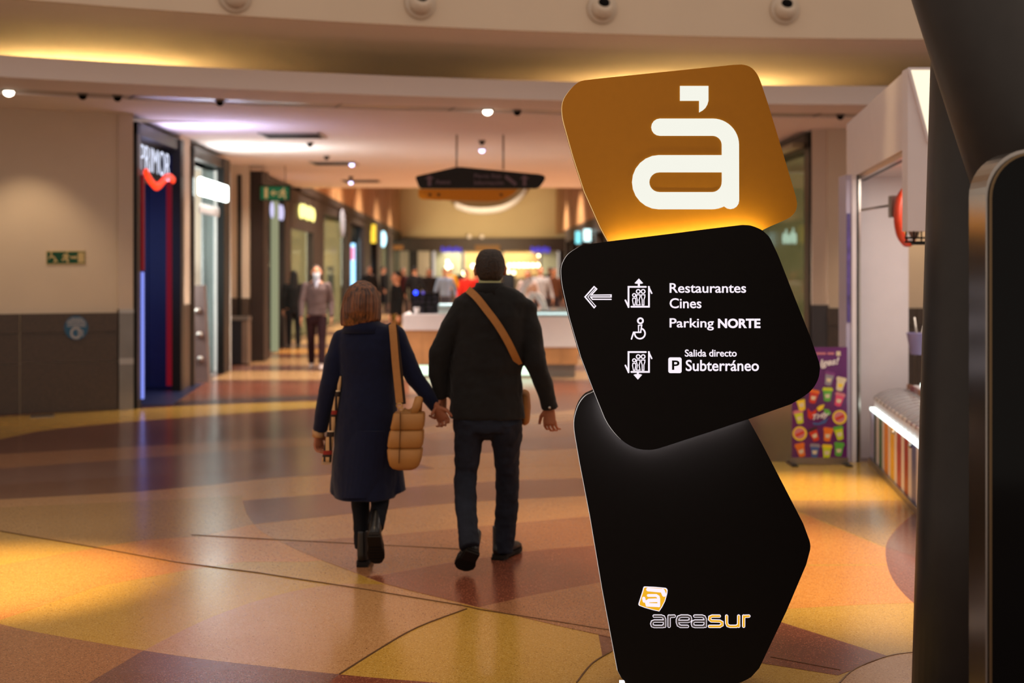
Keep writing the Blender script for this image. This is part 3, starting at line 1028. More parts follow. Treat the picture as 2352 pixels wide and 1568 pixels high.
# leaning strut in front of it
q0, q1 = P(2232, 412, 4.62), P(2100, 0, 4.62)
d = Vector((q1.x - q0.x, 0, q1.z - q0.z)).normalized()
perp = Vector((d.z, 0, -d.x))
rs = 0.19
s0 = Vector((q0.x, 4.62, q0.z)) + perp * rs - d * 2.0
tag(MB().chain([(s0, rs, rs), (s0 + d * 2.5, rs, rs), (s0 + d * 5.2, rs, rs)], 40, ref=(0, 1, 0), round_=False).build('leaning_column', M_col, origin=s0), 'leaning black steel column crossing the upper right corner', 'column')
# screen pillar
YS = 3.95
M_screen = mat('black_glass_screen', '040404', 0.08, 0.12, vary=0)
x0 = P(2264, 700, YS).x
zt = CAMZ - (342 - HY) * YS / FPX
rad = 0.125
W2 = 0.62
prof = [(x0, 0.0)] + [(x0 + rad - rad * math.cos(R(a)), zt - rad + rad * math.sin(R(a))) for a in range(0, 91, 9)] + [(x0 + W2 - rad + rad * math.cos(R(a)), zt - rad + rad * math.sin(R(a))) for a in range(90, -1, -9)] + [(x0 + W2, 0.0)]
t = thing('screen_pillar', 'black glass information pillar with rounded steel rim, right edge', 'display', (x0 + W2 / 2, YS, 0))
MB().prism(prof, YS, YS + 0.145).build('steel_rim', mat('pillar_steel', '9C958E', 0.25, 0.5, 1.0, vary=0.1, scale=2), t)
sc_ = MB()
cxp = x0 + W2 / 2
pin = [(cxp + (x - cxp) * 0.965, max(0.004, (zt - (zt - z) - 0.012) if z > 0.2 else z)) for x, z in prof]
sc_.prism(pin, YS - 0.008, YS + 0.004)
sc_.build('glass_front', M_screen, t)
MB().stroke([(x, z) for x, z in pin], 0.0035, YS - 0.010, YS - 0.006, cap=False).build('bezel_line', mat('bezel_bronze', '6A563C', 0.3, 0.5, 0.8), t)
# ---------------------------------------------------------------- shop fronts along the left side of the corridor
Yl = lambda px: 12901.0 / (1087.8 - px)


def fb(mb, Y0, Y1, d0, d1, z0, z1):
    """box along the left shop line: d is the distance in front (+) or behind (-) of it"""
    q = [(LX(Y0) + d0, Y0), (LX(Y0) + d1, Y0), (LX(Y1) + d1, Y1), (LX(Y1) + d0, Y1)]
    return mb.hexa([(x, y, z0) for x, y in q], [(x, y, z1) for x, y in q])


def fpx(mb, a, b, d0, d1, z0, z1):
    return fb(mb, Yl(a), Yl(b), d0, d1, z0, z1)


def face_text(body, name, m, parent, pa, pb, za, zb, d=0.03, bold=0.0, slope=0.0):
    Ya, Yb = Yl(pa), Yl(pb)
    return text(body, name, m, parent, lambda u, v, w: (LX(Ya + (Yb - Ya) * u) + d + 0.004 * w, Ya + (Yb - Ya) * u, za + (zb - za) * v + slope * u), bold)


H = 3.36
# shop A: black portal, lit white name over a red smile, dark blue lining
t = thing('shop_front', 'black shop portal with lit white letters above a red smile line', 'shop front', (LX(17.6), 17.6, 0))
fb(MB(), 16.62, 16.80, -0.35, 0.02, 0, H).build('jamb', M_black, t)
fb(MB(), 18.95, 19.15, -0.07, 0.05, 0, H).build('jamb', M_black, t)
fb(MB(), 16.62, 19.15, -0.3, 0.02, 3.22, H).build('header', M_black, t)
fb(MB(), 16.80, 18.95, -0.25, -0.20, 2.72, 3.22).build('sign_backing', M_black, t)
M_navy = mat('navy_panel', '1A2A6C', 0.4, 0.4, vary=0.1, scale=2)
b = MB()
for k in range(9):
    x0 = -6.4 + k * 0.2
    b.box(x0, x0 + 0.2, 19.55 + 0.02 * (k % 2), 19.7, 0, 3.2)
b.build('blue_panel', M_navy, t)
MB().box(-6.5, -4.6, 16.9, 19.7, 3.2, 3.25).build('lintel', M_black, t)
MB().box(-6.6, -6.5, 16.8, 19.7, 0, 3.25).build('inner_wall', M_black, t)
M_redled = glow('red_strip', '9C1024', 0.42)
fb(MB(), 16.82, 16.88, -0.02, 0.045, 1.62, 2.75).build('red_strip', M_redled, t)
MB().box(-4.69, -4.62, 19.3, 19.34, 0.05, 2.85).build('red_strip', M_redled, t)
fb(MB(), 16.82, 16.88, -0.03, 0.04, 0.10, 1.6).build('light_tube', glow('blue_white_tube', '8090F0', 1.1), t)
face_text('PRIMOR', 'name_letters', glow('name_white', 'E0E8FF', 1.5), t, 322.5, 389.5, 2.82, 3.12, 0.0, -0.018)
Yp = lambda px: Yl(px)
sm = []
for px, py in cr([(325, 395), (334, 412), (346, 426), (352, 428), (360, 422), (370, 411), (380, 407), (389, 413)], 4):
    Y = Yp(px)
    sm.append((LX(Y) + 0.05, Y, CAMZ - (py - HY) * Y / FPX))
MB().chain([(p, 0.03, 0.05) for p in sm], 10, ref=(1, 0, 0), round_=False).build('smile_line', glow('smile_red', 'FF3C18', 1.6), t)
lamp('blue_panel_fill', 'AREA', (-5.3, 17.2, 1.9), 9, (0.3, 0.45, 1.0), (-5.3, 19.6, 1.2), 1.2)  # unseen lamp added to brighten the blue panels
lamp('sign_ceiling_fill', 'AREA', (LX(18) + 0.45, 18.0, 2.72), 30, (0.6, 0.6, 1.0), (LX(18) + 0.65, 18.0, 5), 0.3, size_y=1.2)  # unseen up-facing lamp added to brighten the ceiling above the name
tag(MB().slab([F(330, 885), F(470, 880), F(395, 930), F(322, 930)], 0.0, 0.006).build('door_mat', mat('navy_mat', '161C3A', 0.35, 0.4), origin=(*F(360, 905), 0)), 'dark blue mat on the floor before the black portal with the red smile', 'mat')

# pier between shops A and B, with dark dado
t2 = fpx(MB(), 414, 437, -0.07, 0.0, 1.15, 3.45).build('wall_pier', M_wall, kind='structure')
fpx(MB(), 414, 437, -0.07, 0.012, 0, 1.15).build('granite_slab', M_granite, t2)

# shop B: glass front, glowing white name
M_bright = mat('shop_interior_white', 'E8E6E0', 0.6, 0.3, vary=0.04)
t = thing('shop_front', 'black framed glass shop front with glowing white name and grey gate pillar', 'shop front', (LX(21), 21, 0))
fpx(MB(), 437, 441, -0.02, 0.04, 0, H).build('jamb', M_black, t)
fpx(MB(), 506, 520, -0.05, 0.06, 0, H).build('jamb', M_black, t)
fpx(MB(), 437, 520, -0.3, 0.04, 3.2, H).build('header', M_black, t)
fpx(MB(), 482, 506, -0.12, -0.10, 0.02, 3.2).build('pane', M_glass, t)
YB_ = Yl(520)
for k in range(6):
    x0 = -6.9 + k * 0.4
    MB().box(x0, x0 + 0.385, YB_ + 0.05, YB_ + 0.12, 0, 3.2).build('wall_panel', M_bright, t)
MB().box(-7.0, -4.6, 19.86, YB_ + 0.1, 3.2, 3.26).build('shop_ceiling', M_bright, t)
MB().box(-7.1, -7.0, 19.86, YB_ + 0.1, 0, 3.2).build('inner_wall', M_bright, t)
MB().box(-5.28, -5.2, YB_ - 0.15, YB_ - 0.1, 0, 3.2).build('display_post', M_steel_d, t)
M_signW = glow('shop_name_glow', 'F4FFF8', 7)
Ya, Ybb = Yl(441), Yl(507)
b = MB()
nl = 9
for k in range(nl):
    y = Ya + (Ybb - Ya) * (k + 0.5) / nl
    b.chain([((LX(y) + 0.10, y, 2.70), 0.03, (Ybb - Ya) / nl * 0.55), ((LX(y) + 0.10, y, 2.90), 0.03, (Ybb - Ya) / nl * 0.55)], 10, ref=(1, 0, 0))
b.build('name_letters', M_signW, t)
b = MB()
for k in range(6):
    y = Yl(449) + (Yl(496) - Yl(449)) * (k + 0.5) / 6
    b.ball((LX(y) + 0.05, y, 2.50), 0.02, 0.10, 0.08)
b.build('small_letters', mat('sign_letter_grey', 'C8C4C4', 0.4, 0.4), t)
fb(MB(), 22.2, 22.24, -0.75, -0.55, 1.45, 1.68).build('red_notice', mat('notice_maroon', '5A1A20', 0.5, 0.3), t)
for z in (1.62, 1.5, 1.39):
    fb(MB(), 19.95, 20.0, -0.16, -0.05, z, z + 0.06).build('gate_light', glow('gate_light_glow', 'E8F0F4', 1.0), t)
lamp('shop_light', 'AREA', (-5.7, 20.1, 1.9), 80, (0.95, 1.0, 0.97), (-5.5, 22.6, 1.5), 1.6)
lamp('sign_ceiling_fill', 'AREA', (LX(21.2) + 0.5, 21.2, 2.62), 36, (0.95, 1.0, 1.0), (LX(21.2) + 0.8, 21.2, 5), 0.3, size_y=1.8)  # second added lamp, facing up, for the ceiling over the white name
# tapering security pylon with round knobs
y0 = F(458, 876)[1]
t = thing('security_pylon', 'tapering grey pylon with three round knobs before the white glowing shop', 'bollard', (P(458, 0, y0).x, y0, 0))
a, b_ = P(438, 876, y0), P(480, 876, y0)
c_, d_ = P(440, 655, y0), P(470, 655, y0)
MB().hexa([(a.x, y0 - 0.04, 0), (b_.x, y0 - 0.04, 0), (b_.x, y0 + 0.10, 0), (a.x, y0 + 0.10, 0)], [(c_.x, y0 - 0.04, c_.z), (d_.x, y0 - 0.04, d_.z), (d_.x, y0 + 0.10, d_.z), (c_.x, y0 + 0.10, c_.z)]).build('body', mat('pylon_taupe', '74605A', 0.5, 0.4), t)
for px, py in ((454, 714), (458, 769), (460, 825)):
    p = P(px, py, y0 - 0.06)
    MB().ball(p, 0.05, 0.04, 0.05).build('knob', M_steel, t)

# recessed cream wall with bin, black posts
tw = thing('wall_left_recess', 'cream wall strip with dark stone dado behind the litter bin', 'wall')
tw['kind'] = 'structure'
del tw['category']
fb(MB(), 22.75, 25.0, -0.6, -0.42, 1.12, 3.45).build('plaster', M_wall, tw)
fb(MB(), 22.75, 25.0, -0.6, -0.41, 0, 1.12).build('granite_slab', M_granite, tw)
fb(MB(), 25.0, 25.2, -0.6, 0.0, 1.12, 3.45).build('plaster', M_wall, tw)
fb(MB(), 24.98, 25.2, -0.6, 0.0, 0, 1.12).build('granite_slab', M_granite, tw)
MB().box(P(545, 0, 24.9).x, P(553, 0, 24.9).x, 24.9, 24.97, 0, 3.28).build('black_post', M_black, tw)
MB().box(P(575, 0, 25.1).x, P(606, 0, 25.1).x, 25.1, 25.6, 0, H).build('dark_pillar', M_brown, tw)
yb = F(548, 838)[1]
x0, x1 = P(529, 0, yb).x, P(569, 0, yb).x
t = thing('litter_bin', 'black litter bin standing against the left corridor wall', 'bin', ((x0 + x1) / 2, yb + 0.15, 0))
MB().box(x0, x1 - 0.10, yb, yb + 0.30, 0.02, 0.76).build('body', mat('bin_black', '18181C', 0.4, 0.4), t)
MB().box(x1 - 0.10, x1, yb + 0.0, yb + 0.30, 0.02, 0.76).build('side_panel', mat('bin_side_brown', '6A5648', 0.4, 0.4), t)
MB().box(x0 - 0.01, x1 + 0.01, yb - 0.01, yb + 0.31, 0.76, 0.82).build('rim', M_steel_d, t)
MB().box(x0 + 0.02, x1 - 0.02, yb + 0.02, yb + 0.28, 0.0, 0.02).build('foot', M_dark, t)

# shops C..H further along
M_cream = mat('shop_interior_cream', 'D8C49C', 0.6, 0.3, vary=0.1, scale=1.5)
M_dgrey = mat('shop_interior_grey', '4A4642', 0.6, 0.3)


def shop(a, b, label, jamb_b=10, lining=None, z=H, light=None, wall_m=None, head=3.1):
    t = thing('shop_front', label, 'shop front', (LX(Yl((a + b) / 2)), Yl((a + b) / 2), 0))
    fpx(MB(), a, a + 2, -0.3, 0.03, 0, z).build('jamb', M_brown, t)
    fpx(MB(), b - jamb_b, b, -0.12, 0.04, 0, z).build('jamb', M_brown, t)
    fpx(MB(), a, b, -0.4, 0.03, head, z).build('header', M_brown, t)
    fpx(MB(), a + 2, b - jamb_b, -0.14, -0.12, 0.02, head).build('pane', M_glass, t)
    Y0, Y1 = Yl(a), Yl(b - jamb_b / 2)
    w = wall_m or M_cream
    nb = 5
    for k in range(nb):
        x0 = LX(Y1) - 3.2 + k * 0.6
        MB().box(x0, x0 + 0.58, Y1, Y1 + 0.1, 0, head).build('wall_panel', w, t)
    MB().box(LX(Y1) - 3.3, LX(Y1) - 3.2, Y0, Y1, 0, head).build('inner_wall', w, t)
    MB().box(LX(Y1) - 3.3, LX(Y1) - 0.2, Y0, Y1, head, head + 0.05).build('shop_ceiling', w, t)
    if light:
        lamp('shop_light', 'AREA', (LX(Y1) - 1.5, Y0 + 0.3, 1.9), light[0], light[1], (LX(Y1) - 1.0, Y1, 1.6), 1.8)
    return t


t = shop(606, 664, 'dark shop front with pale tall light column behind the green exit sign', 14, wall_m=M_dgrey, light=(90, (1, .9, .75)))
Yc = Yl(632)
MB().box(P(622, 0, 27.6).x, P(638, 0, 27.6).x, 27.6, 27.7, 0.02, 2.95).build('light_column', glow('pale_green_glow', 'B4B890', 0.6), t)
fpx(MB(), 606, 611, -0.1, 0.05, 0, H).build('pale_strip', M_wall2, t)
b = MB()
for k in range(5):
    y = Yl(616) + (Yl(645) - Yl(616)) * (k + 0.5) / 5
    b.ball((LX(y) + 0.05, y, 2.77), 0.03, 0.17, 0.16)
b.build('name_letters', glow('name_lilac', 'D0CCF4', 1.1), t)
t = shop(664, 740, 'brown shop front with glowing yellow letters on a dark board', 24, light=(260, (1, .85, .6)))
fpx(MB(), 664, 716, -0.02, 0.05, 2.5, 3.1).build('sign_board', M_brown, t)
b = MB()
for k in range(5):
    y = Yl(679) + (Yl(714) - Yl(679)) * (k + 0.5) / 5
    b.ball((LX(y) + 0.09, y, 2.92 + 0.02 * (k % 2)), 0.03, 0.28, 0.17)
b.build('name_letters', glow('name_yellow', 'FFF08C', 2.2), t)
t = shop(740, 802, 'cream lit shop front with a round grey hanging emblem', 8, light=(500, (1, .85, .6)))
y = Yl(777)
MB().ball((LX(y) + 0.12, y, 2.95), 0.05, 0.5, 0.42).build('round_emblem', mat('emblem_grey', '8C8C96', 0.5, 0.4), t)
MB().box(P(752, 0, 42).x, P(766, 0, 42).x, 42, 42.1, 0.3, 1.7).build('shelf_panel', M_dgrey, t)
t = shop(802, 848, 'dark shop front with a tall blue and pink lit screen', 14, wall_m=M_dgrey, light=(220, (.8, .9, 1)))
Y = Yl(808)
MB().box(P(804, 0, Y).x, P(815, 0, Y).x, Y, Y + 0.1, CAMZ - 60 * Y / FPX, CAMZ + 56 * Y / FPX).build('lit_screen', glow('screen_blue', '9CD8FF', 2.4), t)
MB().box(P(805, 0, Y).x, P(814, 0, Y).x, Y - 0.02, Y, CAMZ + 18 * Y / FPX, CAMZ + 48 * Y / FPX).build('screen_picture', glow('screen_pink', 'F090B8', 1.6), t)
t = shop(848, 873, 'dark shop front with an upright yellow lit sign', 8, wall_m=M_dgrey)
Y = Yl(853)
MB().box(P(853, 0, Y).x, P(864, 0, Y).x, Y - 0.3, Y - 0.1, CAMZ + 57 * Y / FPX, CAMZ + 99 * Y / FPX).build('lit_sign', glow('sign_yellow', 'FFD040', 1.5), t)
t = shop(873, 900, 'dark shop front with a pale blue glowing sign at its corner', 8, wall_m=M_cream, light=(320, (1, .9, .7)))
Y = Yl(876)
MB().ball((P(881, 0, Y).x, Y - 0.2, CAMZ + 66 * Y / FPX), 0.11 * Y / 50, 0.1, 0.28 * Y / 50).build('lit_sign', glow('sign_blue', 'C0F0FF', 2.6), t)
t = shop(900, 934, 'farthest shop front on the left with an orange board', 8, wall_m=M_cream, light=(400, (1, .85, .6)))
Y = Yl(902)
MB().box(P(902, 0, Y).x, P(926, 0, Y).x, Y, Y + 0.1, CAMZ + 42 * Y / FPX, CAMZ + 52 * Y / FPX).build('orange_board', glow('board_orange', 'C87828', 0.5), t)
fb(MB(), 76, 76.6, 0, 0.9, 0, 3.3).build('wall_return', M_wall, kind='structure')

# black continuous header rail over the left fronts
fb(MB(), 31.8, 76, -0.2, 0.08, 3.36, 3.56).build('trim_2', M_brown, kind='structure')
# oak cladding above the left and right fronts in the high hall
wd = thing('wall_oak_left', 'x', 'x')
wd['kind'] = 'structure'
del wd['category'], wd['label']
n = 15
for k in range(n):
    Y0, Y1 = 32.0 + (76 - 32) * k / n, 32.0 + (76 - 32) * (k + 1) / n
    fb(MB(), Y0 + 0.03, Y1 - 0.03, -0.2, 0.0 + 0.02 * (k % 2), 3.56, 6.2).build('oak_panel', M_wood, wd)
wd2 = thing('wall_oak_right', 'x', 'x')
wd2['kind'] = 'structure'
del wd2['category'], wd2['label']
for k in range(n):
    Y0, Y1 = 32.0 + (76 - 32) * k / n, 32.0 + (76 - 32) * (k + 1) / n
    q = lambda d0, d1: [(RX(Y0 + 0.03) + d0, Y0 + 0.03), (RX(Y0 + 0.03) + d1, Y0 + 0.03), (RX(Y1 - 0.03) + d1, Y1 - 0.03), (RX(Y1 - 0.03) + d0, Y1 - 0.03)]
    MB().slab(q(0.0 - 0.02 * (k % 2), 0.2), 3.45, 6.2).build('oak_panel', M_wood, wd2)

# ---------------------------------------------------------------- right side of the corridor
Yr = lambda px: (3.88 + 0.027 * 18.5) / ((px - CX) / FPX + 0.027)


def fr(mb, Y0, Y1, d0, d1, z0, z1):
    q = [(RX(Y0) - d0, Y0), (RX(Y0) - d1, Y0), (RX(Y1) - d1, Y1), (RX(Y1) - d0, Y1)]
    return mb.hexa([(x, y, z0) for x, y in q], [(x, y, z1) for x, y in q])


yA = Yr(1862)
t = thing('shop_front', 'black framed tall glass shop front right of the orange block', 'shop front', (RX(yA), yA + 2, 0))
fr(MB(), yA, yA + 0.28, -0.3, 0.02, 0, 3.42).build('jamb', M_black, t)
fr(MB(), yA, yA + 5.0, -0.3, 0.02, 3.22, 3.42).build('header', M_black, t)
fr(MB(), yA + 4.8, yA + 5.0, -0.3, 0.02, 0, 3.42).build('jamb', M_black, t)
fr(MB(), yA + 0.28, yA + 4.8, -0.12, -0.10, 0.02, 3.22).build('pane', glass_mat('shop_glass_r', 'C0C4B4', 0.10), t)
M_olive = mat('shop_interior_olive', '9C947A', 0.6, 0.3, vary=0.12, scale=1.2)
for k in range(6):
    MB().box(3.6 + k * 0.65, 3.6 + k * 0.65 + 0.63, yA + 5.1, yA + 5.2, 0, 3.22).build('wall_panel', M_olive, t)
MB().box(3.7, 7.5, yA + 0.3, yA + 5.2, 3.24, 3.3).build('shop_ceiling', M_olive, t)
MB().box(7.5, 7.6, yA + 0.3, yA + 5.2, 0, 3.3).build('inner_wall', M_olive, t)
for k, (px, w_, h) in enumerate(((1800, 0.022, 0.09), (1806, 0.016, 0.12), (1811, 0.022, 0.08), (1817, 0.016, 0.10), (1822, 0.016, 0.13), (1827, 0.02, 0.09))):
    p = P(px, 546, yA + 3)
    MB().ball((p.x, p.y, p.z + h - 0.1), w_, 0.04, h).build('lit_sign', glow('right_sign_glow', 'DCF4FF', 2.2), t)
lamp('shop_light', 'AREA', (5.6, yA + 0.5, 2.0), 200, (1.0, 0.93, 0.75), (4.6, yA + 5, 1.6), 1.6)
# dark far fronts on the right
for k, (a, b, lab) in enumerate(((1330, 1300, 'dark far shop front on the right with two cyan lit signs'), (1420, 1332, 'dark shop front on the right hidden mostly behind the totem'))):
    Y0, Y1 = Yr(a), Yr(b)
    t = thing('shop_front', lab, 'shop front', (RX((Y0 + Y1) / 2), (Y0 + Y1) / 2, 0))
    fr(MB(), Y0, Y1, -0.3, 0.03, 2.9, 3.45).build('header', M_brown, t)
    for q in (Y0, (Y0 + Y1) / 2, Y1 - 0.5):
        fr(MB(), q, q + 0.5, -0.3, 0.03, 0, 2.9).build('jamb', M_brown, t)
    fr(MB(), Y0, Y1, -0.5, -0.45, 0, 2.9).build('dark_window', M_dgrey, t)
    if k == 0:
        Y = 52.0
        for px, py, r, c in ((1328, 545, 6, '70C8D0'), (1349, 540, 8, 'D8FFFF')):
            p = P(px, py, Y)
            MB().box(p.x - r * Y / FPX, p.x + r * Y / FPX, Y, Y + 0.1, p.z - 0.22, p.z + 0.22).build('lit_sign', glow('cyan_' + c, c, 1.4 + 0.1 * r), t)
MB().slab([(RX(23.8), 23.8), (RX(23.8) + 0.3, 23.8), (RX(36) + 0.3, 36), (RX(36), 36)], 0, 3.45).build('wall_right_corridor', M_wall, kind='structure')
# wall strip beside the right front: lavender-lit plaster over dark dado
pr = MB().box(P(1864, 0, yA).x, P(1902, 0, yA).x, yA - 0.02, yA + 0.3, 1.17, 3.45).build('wall_right_strip', M_wall2, kind='structure')
MB().box(P(1864, 0, yA).x, P(1902, 0, yA).x, yA - 0.04, yA + 0.3, 0, 1.17).build('granite_slab', mat('dado_dark', '3A3436', 0.3, 0.5, vary=0.1), pr)

# ---------------------------------------------------------------- far end of the hall
YF = 76.0
fw = thing('wall_far', 'x', 'x')
fw['kind'] = 'structure'
del fw['category'], fw['label']
MB().box(-8, 6, YF, YF + 0.3, 3.25, 6.3).build('plaster', mat('far_wall_cream', 'D6BE92', 0.7, 0.2, vary=0.04, scale=0.5), fw)
MB().box(-8, 6, YF - 0.6, YF + 0.3, 2.55, 3.25).build('dark_fascia', mat('far_fascia_brown', '4A3A30', 0.5, 0.3), fw)
cn = MB()
pts = [(1045, 464), (1075, 474), (1110, 477), (1150, 472), (1180, 458), (1200, 440), (1208, 425)]
cv = cr(pts, 4)
for (ax_, ay), (bx, by) in zip(cv, cv[1:]):
    p, q = P(ax_, ay, YF - 3), P(bx, by, YF - 3)
    cn.hexa([(p.x, YF - 3, p.z - 0.2), (p.x, YF - 0.05, p.z - 0.2), (q.x, YF - 0.05, q.z - 0.2), (q.x, YF - 3, q.z - 0.32)],
            [(p.x, YF - 3, p.z), (p.x, YF - 0.05, p.z), (q.x, YF - 0.05, q.z), (q.x, YF - 3, q.z)])
cn.build('curved_cornice', M_white, fw)
t = thing('shop_front', 'bright far shop front across the end of the hall with violet lit names', 'shop front', (-1.4, YF, 0))
px_ = lambda x: P(x, 0, YF).x
for a, b, m in ((940, 960, M_brown), (960, 988, M_wall), (988, 994, M_brown), (1060, 1064, M_brown), (1150, 1156, M_brown), (1240, 1244, M_brown), (1284, 1300, M_brown)):
    MB().box(px_(a), px_(b), YF - 0.2, YF + 0.1, 0, 2.6).build('pier', m, t)
M_back1 = mat('far_shop_wall_pale', 'C8CCB4', 0.6, 0.3)
M_back2 = mat('far_shop_wall_warm', 'D8B880', 0.6, 0.3)
for a, b, m in ((994, 1060, M_back1), (1064, 1150, M_back2), (1156, 1240, M_back2), (1244, 1284, M_back1)):
    MB().box(px_(a), px_(b), YF + 2.5, YF + 2.6, 0, 2.6).build('lit_back_wall', m, t)
MB().box(px_(940), px_(1300), YF + 0.1, YF + 2.6, 2.55, 2.6).build('shop_ceiling', M_white, t)
for k in range(10):
    random.seed(40 + k)
    x = px_(1000 + k * 28)
    hgt = random.uniform(0.9, 1.5)
    MB().box(x - 0.35, x + 0.35, YF + 0.6, YF + 1.0, 0, hgt).build('garment_rack', mat('rack_%d' % (k % 4), ['3A2E28', '6A5648', '2A2A34', '8A7A68'][k % 4], 0.7, 0.2), t)
M_violet = glow('violet_name', '5848D8', 1.0)
for a, b in ((1012, 1060), (1218, 1262)):
    g = MB()
    nn = 9
    for k in range(nn):
        x = a + (b - a) * (k + 0.5) / nn
        p = P(x, 573 + (1.5 if k % 3 else -1.5), YF - 0.75)
        g.chain([(p + Vector((0, 0, -0.12)), 0.045, 0.03), (p + Vector((0.03, 0, 0.10)), 0.045, 0.03)], 8)
    g.build('name_letters', M_violet, t)
MB().box(px_(1092), px_(1148), YF - 0.75, YF - 0.62, CAMZ + 38 * YF / FPX, CAMZ + 52 * YF / FPX).build('orange_board', glow('board_orange2', 'B06A1C', 0.6), t)
M_bulb = glow('warm_bulb', 'FFE8B0', 9)
k = 0
for px, py, r in ((1031, 612, 0.17), (1024, 618, 0.10), (1087, 611, 0.12), (1068, 627, 0.14), (1170, 609, 0.10), (1181, 609, 0.10), (1192, 609, 0.11), (1203, 609, 0.11), (1213, 609, 0.10), (1224, 609, 0.10), (1235, 609, 0.10), (1168, 624, 0.08), (1180, 626, 0.08), (1237, 587, 0.06), (1028, 600, 0.08)):
    p = P(px, py, YF - 1.0)
    MB().ball(p, r, n=12, m=8).build('bulb', M_bulb, t)
for px in (1078, 1107):
    p = P(px, 543, YF - 0.7)
    MB().ball(p, 0.11, n=12, m=8).build('bulb', glow('soft_bulb', 'F0C898', 1.2), t)
lamp('far_shop_light', 'AREA', (px_(1120), YF + 1.2, 2.5), 360, (1, .85, .6), (px_(1120), YF + 1.2, 0), 5)
lamp('far_wall_wash', 'SPOT', (px_(1120), YF - 7, 3.0), 1200, (1, .80, .5), (px_(1120), YF, 4.4), 0.2, 75, 0.8)

# ---------------------------------------------------------------- hanging signs
YH = 19.2
t = thing('hanging_sign', 'black and orange direction sign hanging from the corridor ceiling', 'sign', (P(1103, 0, YH).x, YH, P(0, 462, YH).z))
bl = [(954, 408), (957, 404), (1045, 384), (1058, 383), (1240, 400), (1250, 403), (1253, 409), (1249, 417), (1240, 429), (1232, 433), (968, 433), (962, 429)]
MB().prism(xz(bl, YH), YH, YH + 0.06).build('black_panel', M_black, t)
og = [(963, 434), (1190, 434), (1178, 446), (1160, 456), (1145, 461), (1120, 462), (1000, 459), (968, 457), (961, 452), (960, 440)]
MB().prism(xz(og, YH), YH + 0.01, YH + 0.05).build('orange_panel', mat('orange_sign_hanging', 'D88C18', 0.5, 0.25, vary=0.02), t)
for px in (1049, 1156):
    p = P(px, 390, YH + 0.03)
    MB().tube([(p.x, p.y, p.z), (p.x, p.y, 3.449)], 0.012).build('cable', M_steel_d, t)
M_faint = mat('sign_print_grey', '6E5E68', 0.5, 0.3, vary=0)
Zh = lambda L: xz([(940 + x / 7.127, 370 + y / 7.127) for x, y in L], YH)
for cx in (330, 1887):
    g = MB().prism(Zh([(cx - 75, 290), (cx, 225), (cx + 75, 290), (cx + 40, 290), (cx + 28, 275), (cx + 28, 405), (cx - 28, 405), (cx - 28, 275), (cx - 40, 290)]), YH - 0.004, YH + 0.002)
    g.build('up_arrow', M_faint, t)
px_text('Aseos', 'text_line', M_faint, t, 940 + 430 / 7.127, 370 + 300 / 7.127, 940 + 675 / 7.127, 370 + 375 / 7.127, YH, 0.015, 0.004)
px_text('Planta Baja', 'text_line', M_faint, t, 940 + 1062 / 7.127, 370 + 210 / 7.127, 940 + 1510 / 7.127, 370 + 290 / 7.127, YH, 0.015, 0.004)
px_text('Información', 'text_line', M_faint, t, 940 + 1062 / 7.127, 370 + 312 / 7.127, 940 + 1545 / 7.127, 370 + 390 / 7.127, YH, 0.015, 0.004)
MB().stroke(Zh([(1590, 260), (1730, 370)]), 30 / 7.127 * YH / FPX, YH - 0.004, YH + 0.002).build('escalator_symbol', M_faint, t)
M_dkprint = mat('sign_print_dark', '4A3010', 0.5, 0.3, vary=0)
for cx, r in ((340, 24), (482, 26), (1505, 24)):
    MB().prism(Zh(circ(cx, 548, r)[:-1]), YH + 0.006, YH + 0.012).build('symbol', M_dkprint, t)

YX = 25.0
t = thing('exit_sign', 'green hanging exit sign with arrow and running figure, left of corridor', 'sign', (P(630, 0, YX).x, YX, P(0, 462, YX).z))
e0, e1 = P(594, 461, YX), P(667, 425, YX)
MB().box(e0.x, e1.x, YX, YX + 0.02, e0.z, e1.z).build('clear_plate', glass_mat('acrylic_plate', '9CB49C', 0.06), t)
q0, q1 = P(599, 458, YX), P(663, 429, YX)
MB().box(q0.x, q1.x, YX - 0.012, YX, q0.z, q1.z).build('panel', mat('exit_sign_emissive_green', '0E4A30', 0.5, 0.3, emit='10603C', power=0.55, vary=0), t)  # slight emission added to lift the sign where little light reaches
M_scream = mat('exit_sign_emissive_cream', 'C9B27C', 0.5, 0.3, emit='C9B27C', power=0.25, vary=0)
d0, d1 = P(608, 455, YX), P(615, 431, YX)
MB().box(d0.x, d1.x, YX - 0.018, YX - 0.010, d0.z, d1.z).build('door_symbol', M_scream, t)
Z8 = lambda L: xz(L, YX)
MB().stroke(Z8([(638, 443), (624, 443), (629, 438)]), 0.012, YX - 0.018, YX - 0.01).stroke(Z8([(624, 443), (629, 448)]), 0.012, YX - 0.018, YX - 0.01).build('arrow', M_scream, t)
g = MB()
for L in ([(650, 438), (649, 446), (654, 449), (655, 455)], [(649, 446), (645, 450), (641, 451)], [(650, 438), (644, 441)], [(650, 438), (656, 443)]):
    g.stroke(Z8(L), 0.014, YX - 0.018, YX - 0.01)
g.prism(Z8(circ(652, 434, 2.4)[:-1]), YX - 0.018, YX - 0.01)
g.build('running_figure', M_scream, t)
for px in (603, 655):
    p = P(px, 425, YX + 0.01)
    MB().tube([(p.x, p.y, p.z - 0.02), (p.x, p.y, 3.449)], 0.008).build('cable', M_steel_d, t)
# ---------------------------------------------------------------- sweets kiosk on the right
KX = lambda Y: 1.42 + 0.125 * Y
KC = lambda Y: 1.53 + 0.125 * Y
M_kwhite = mat('kiosk_white', 'DCD2D4', 0.4, 0.4, vary=0.02)
t = thing('sweets_kiosk', 'white sweets kiosk with deep header, white end wall and metal edged post', 'kiosk', (KX(11), 11, 0))


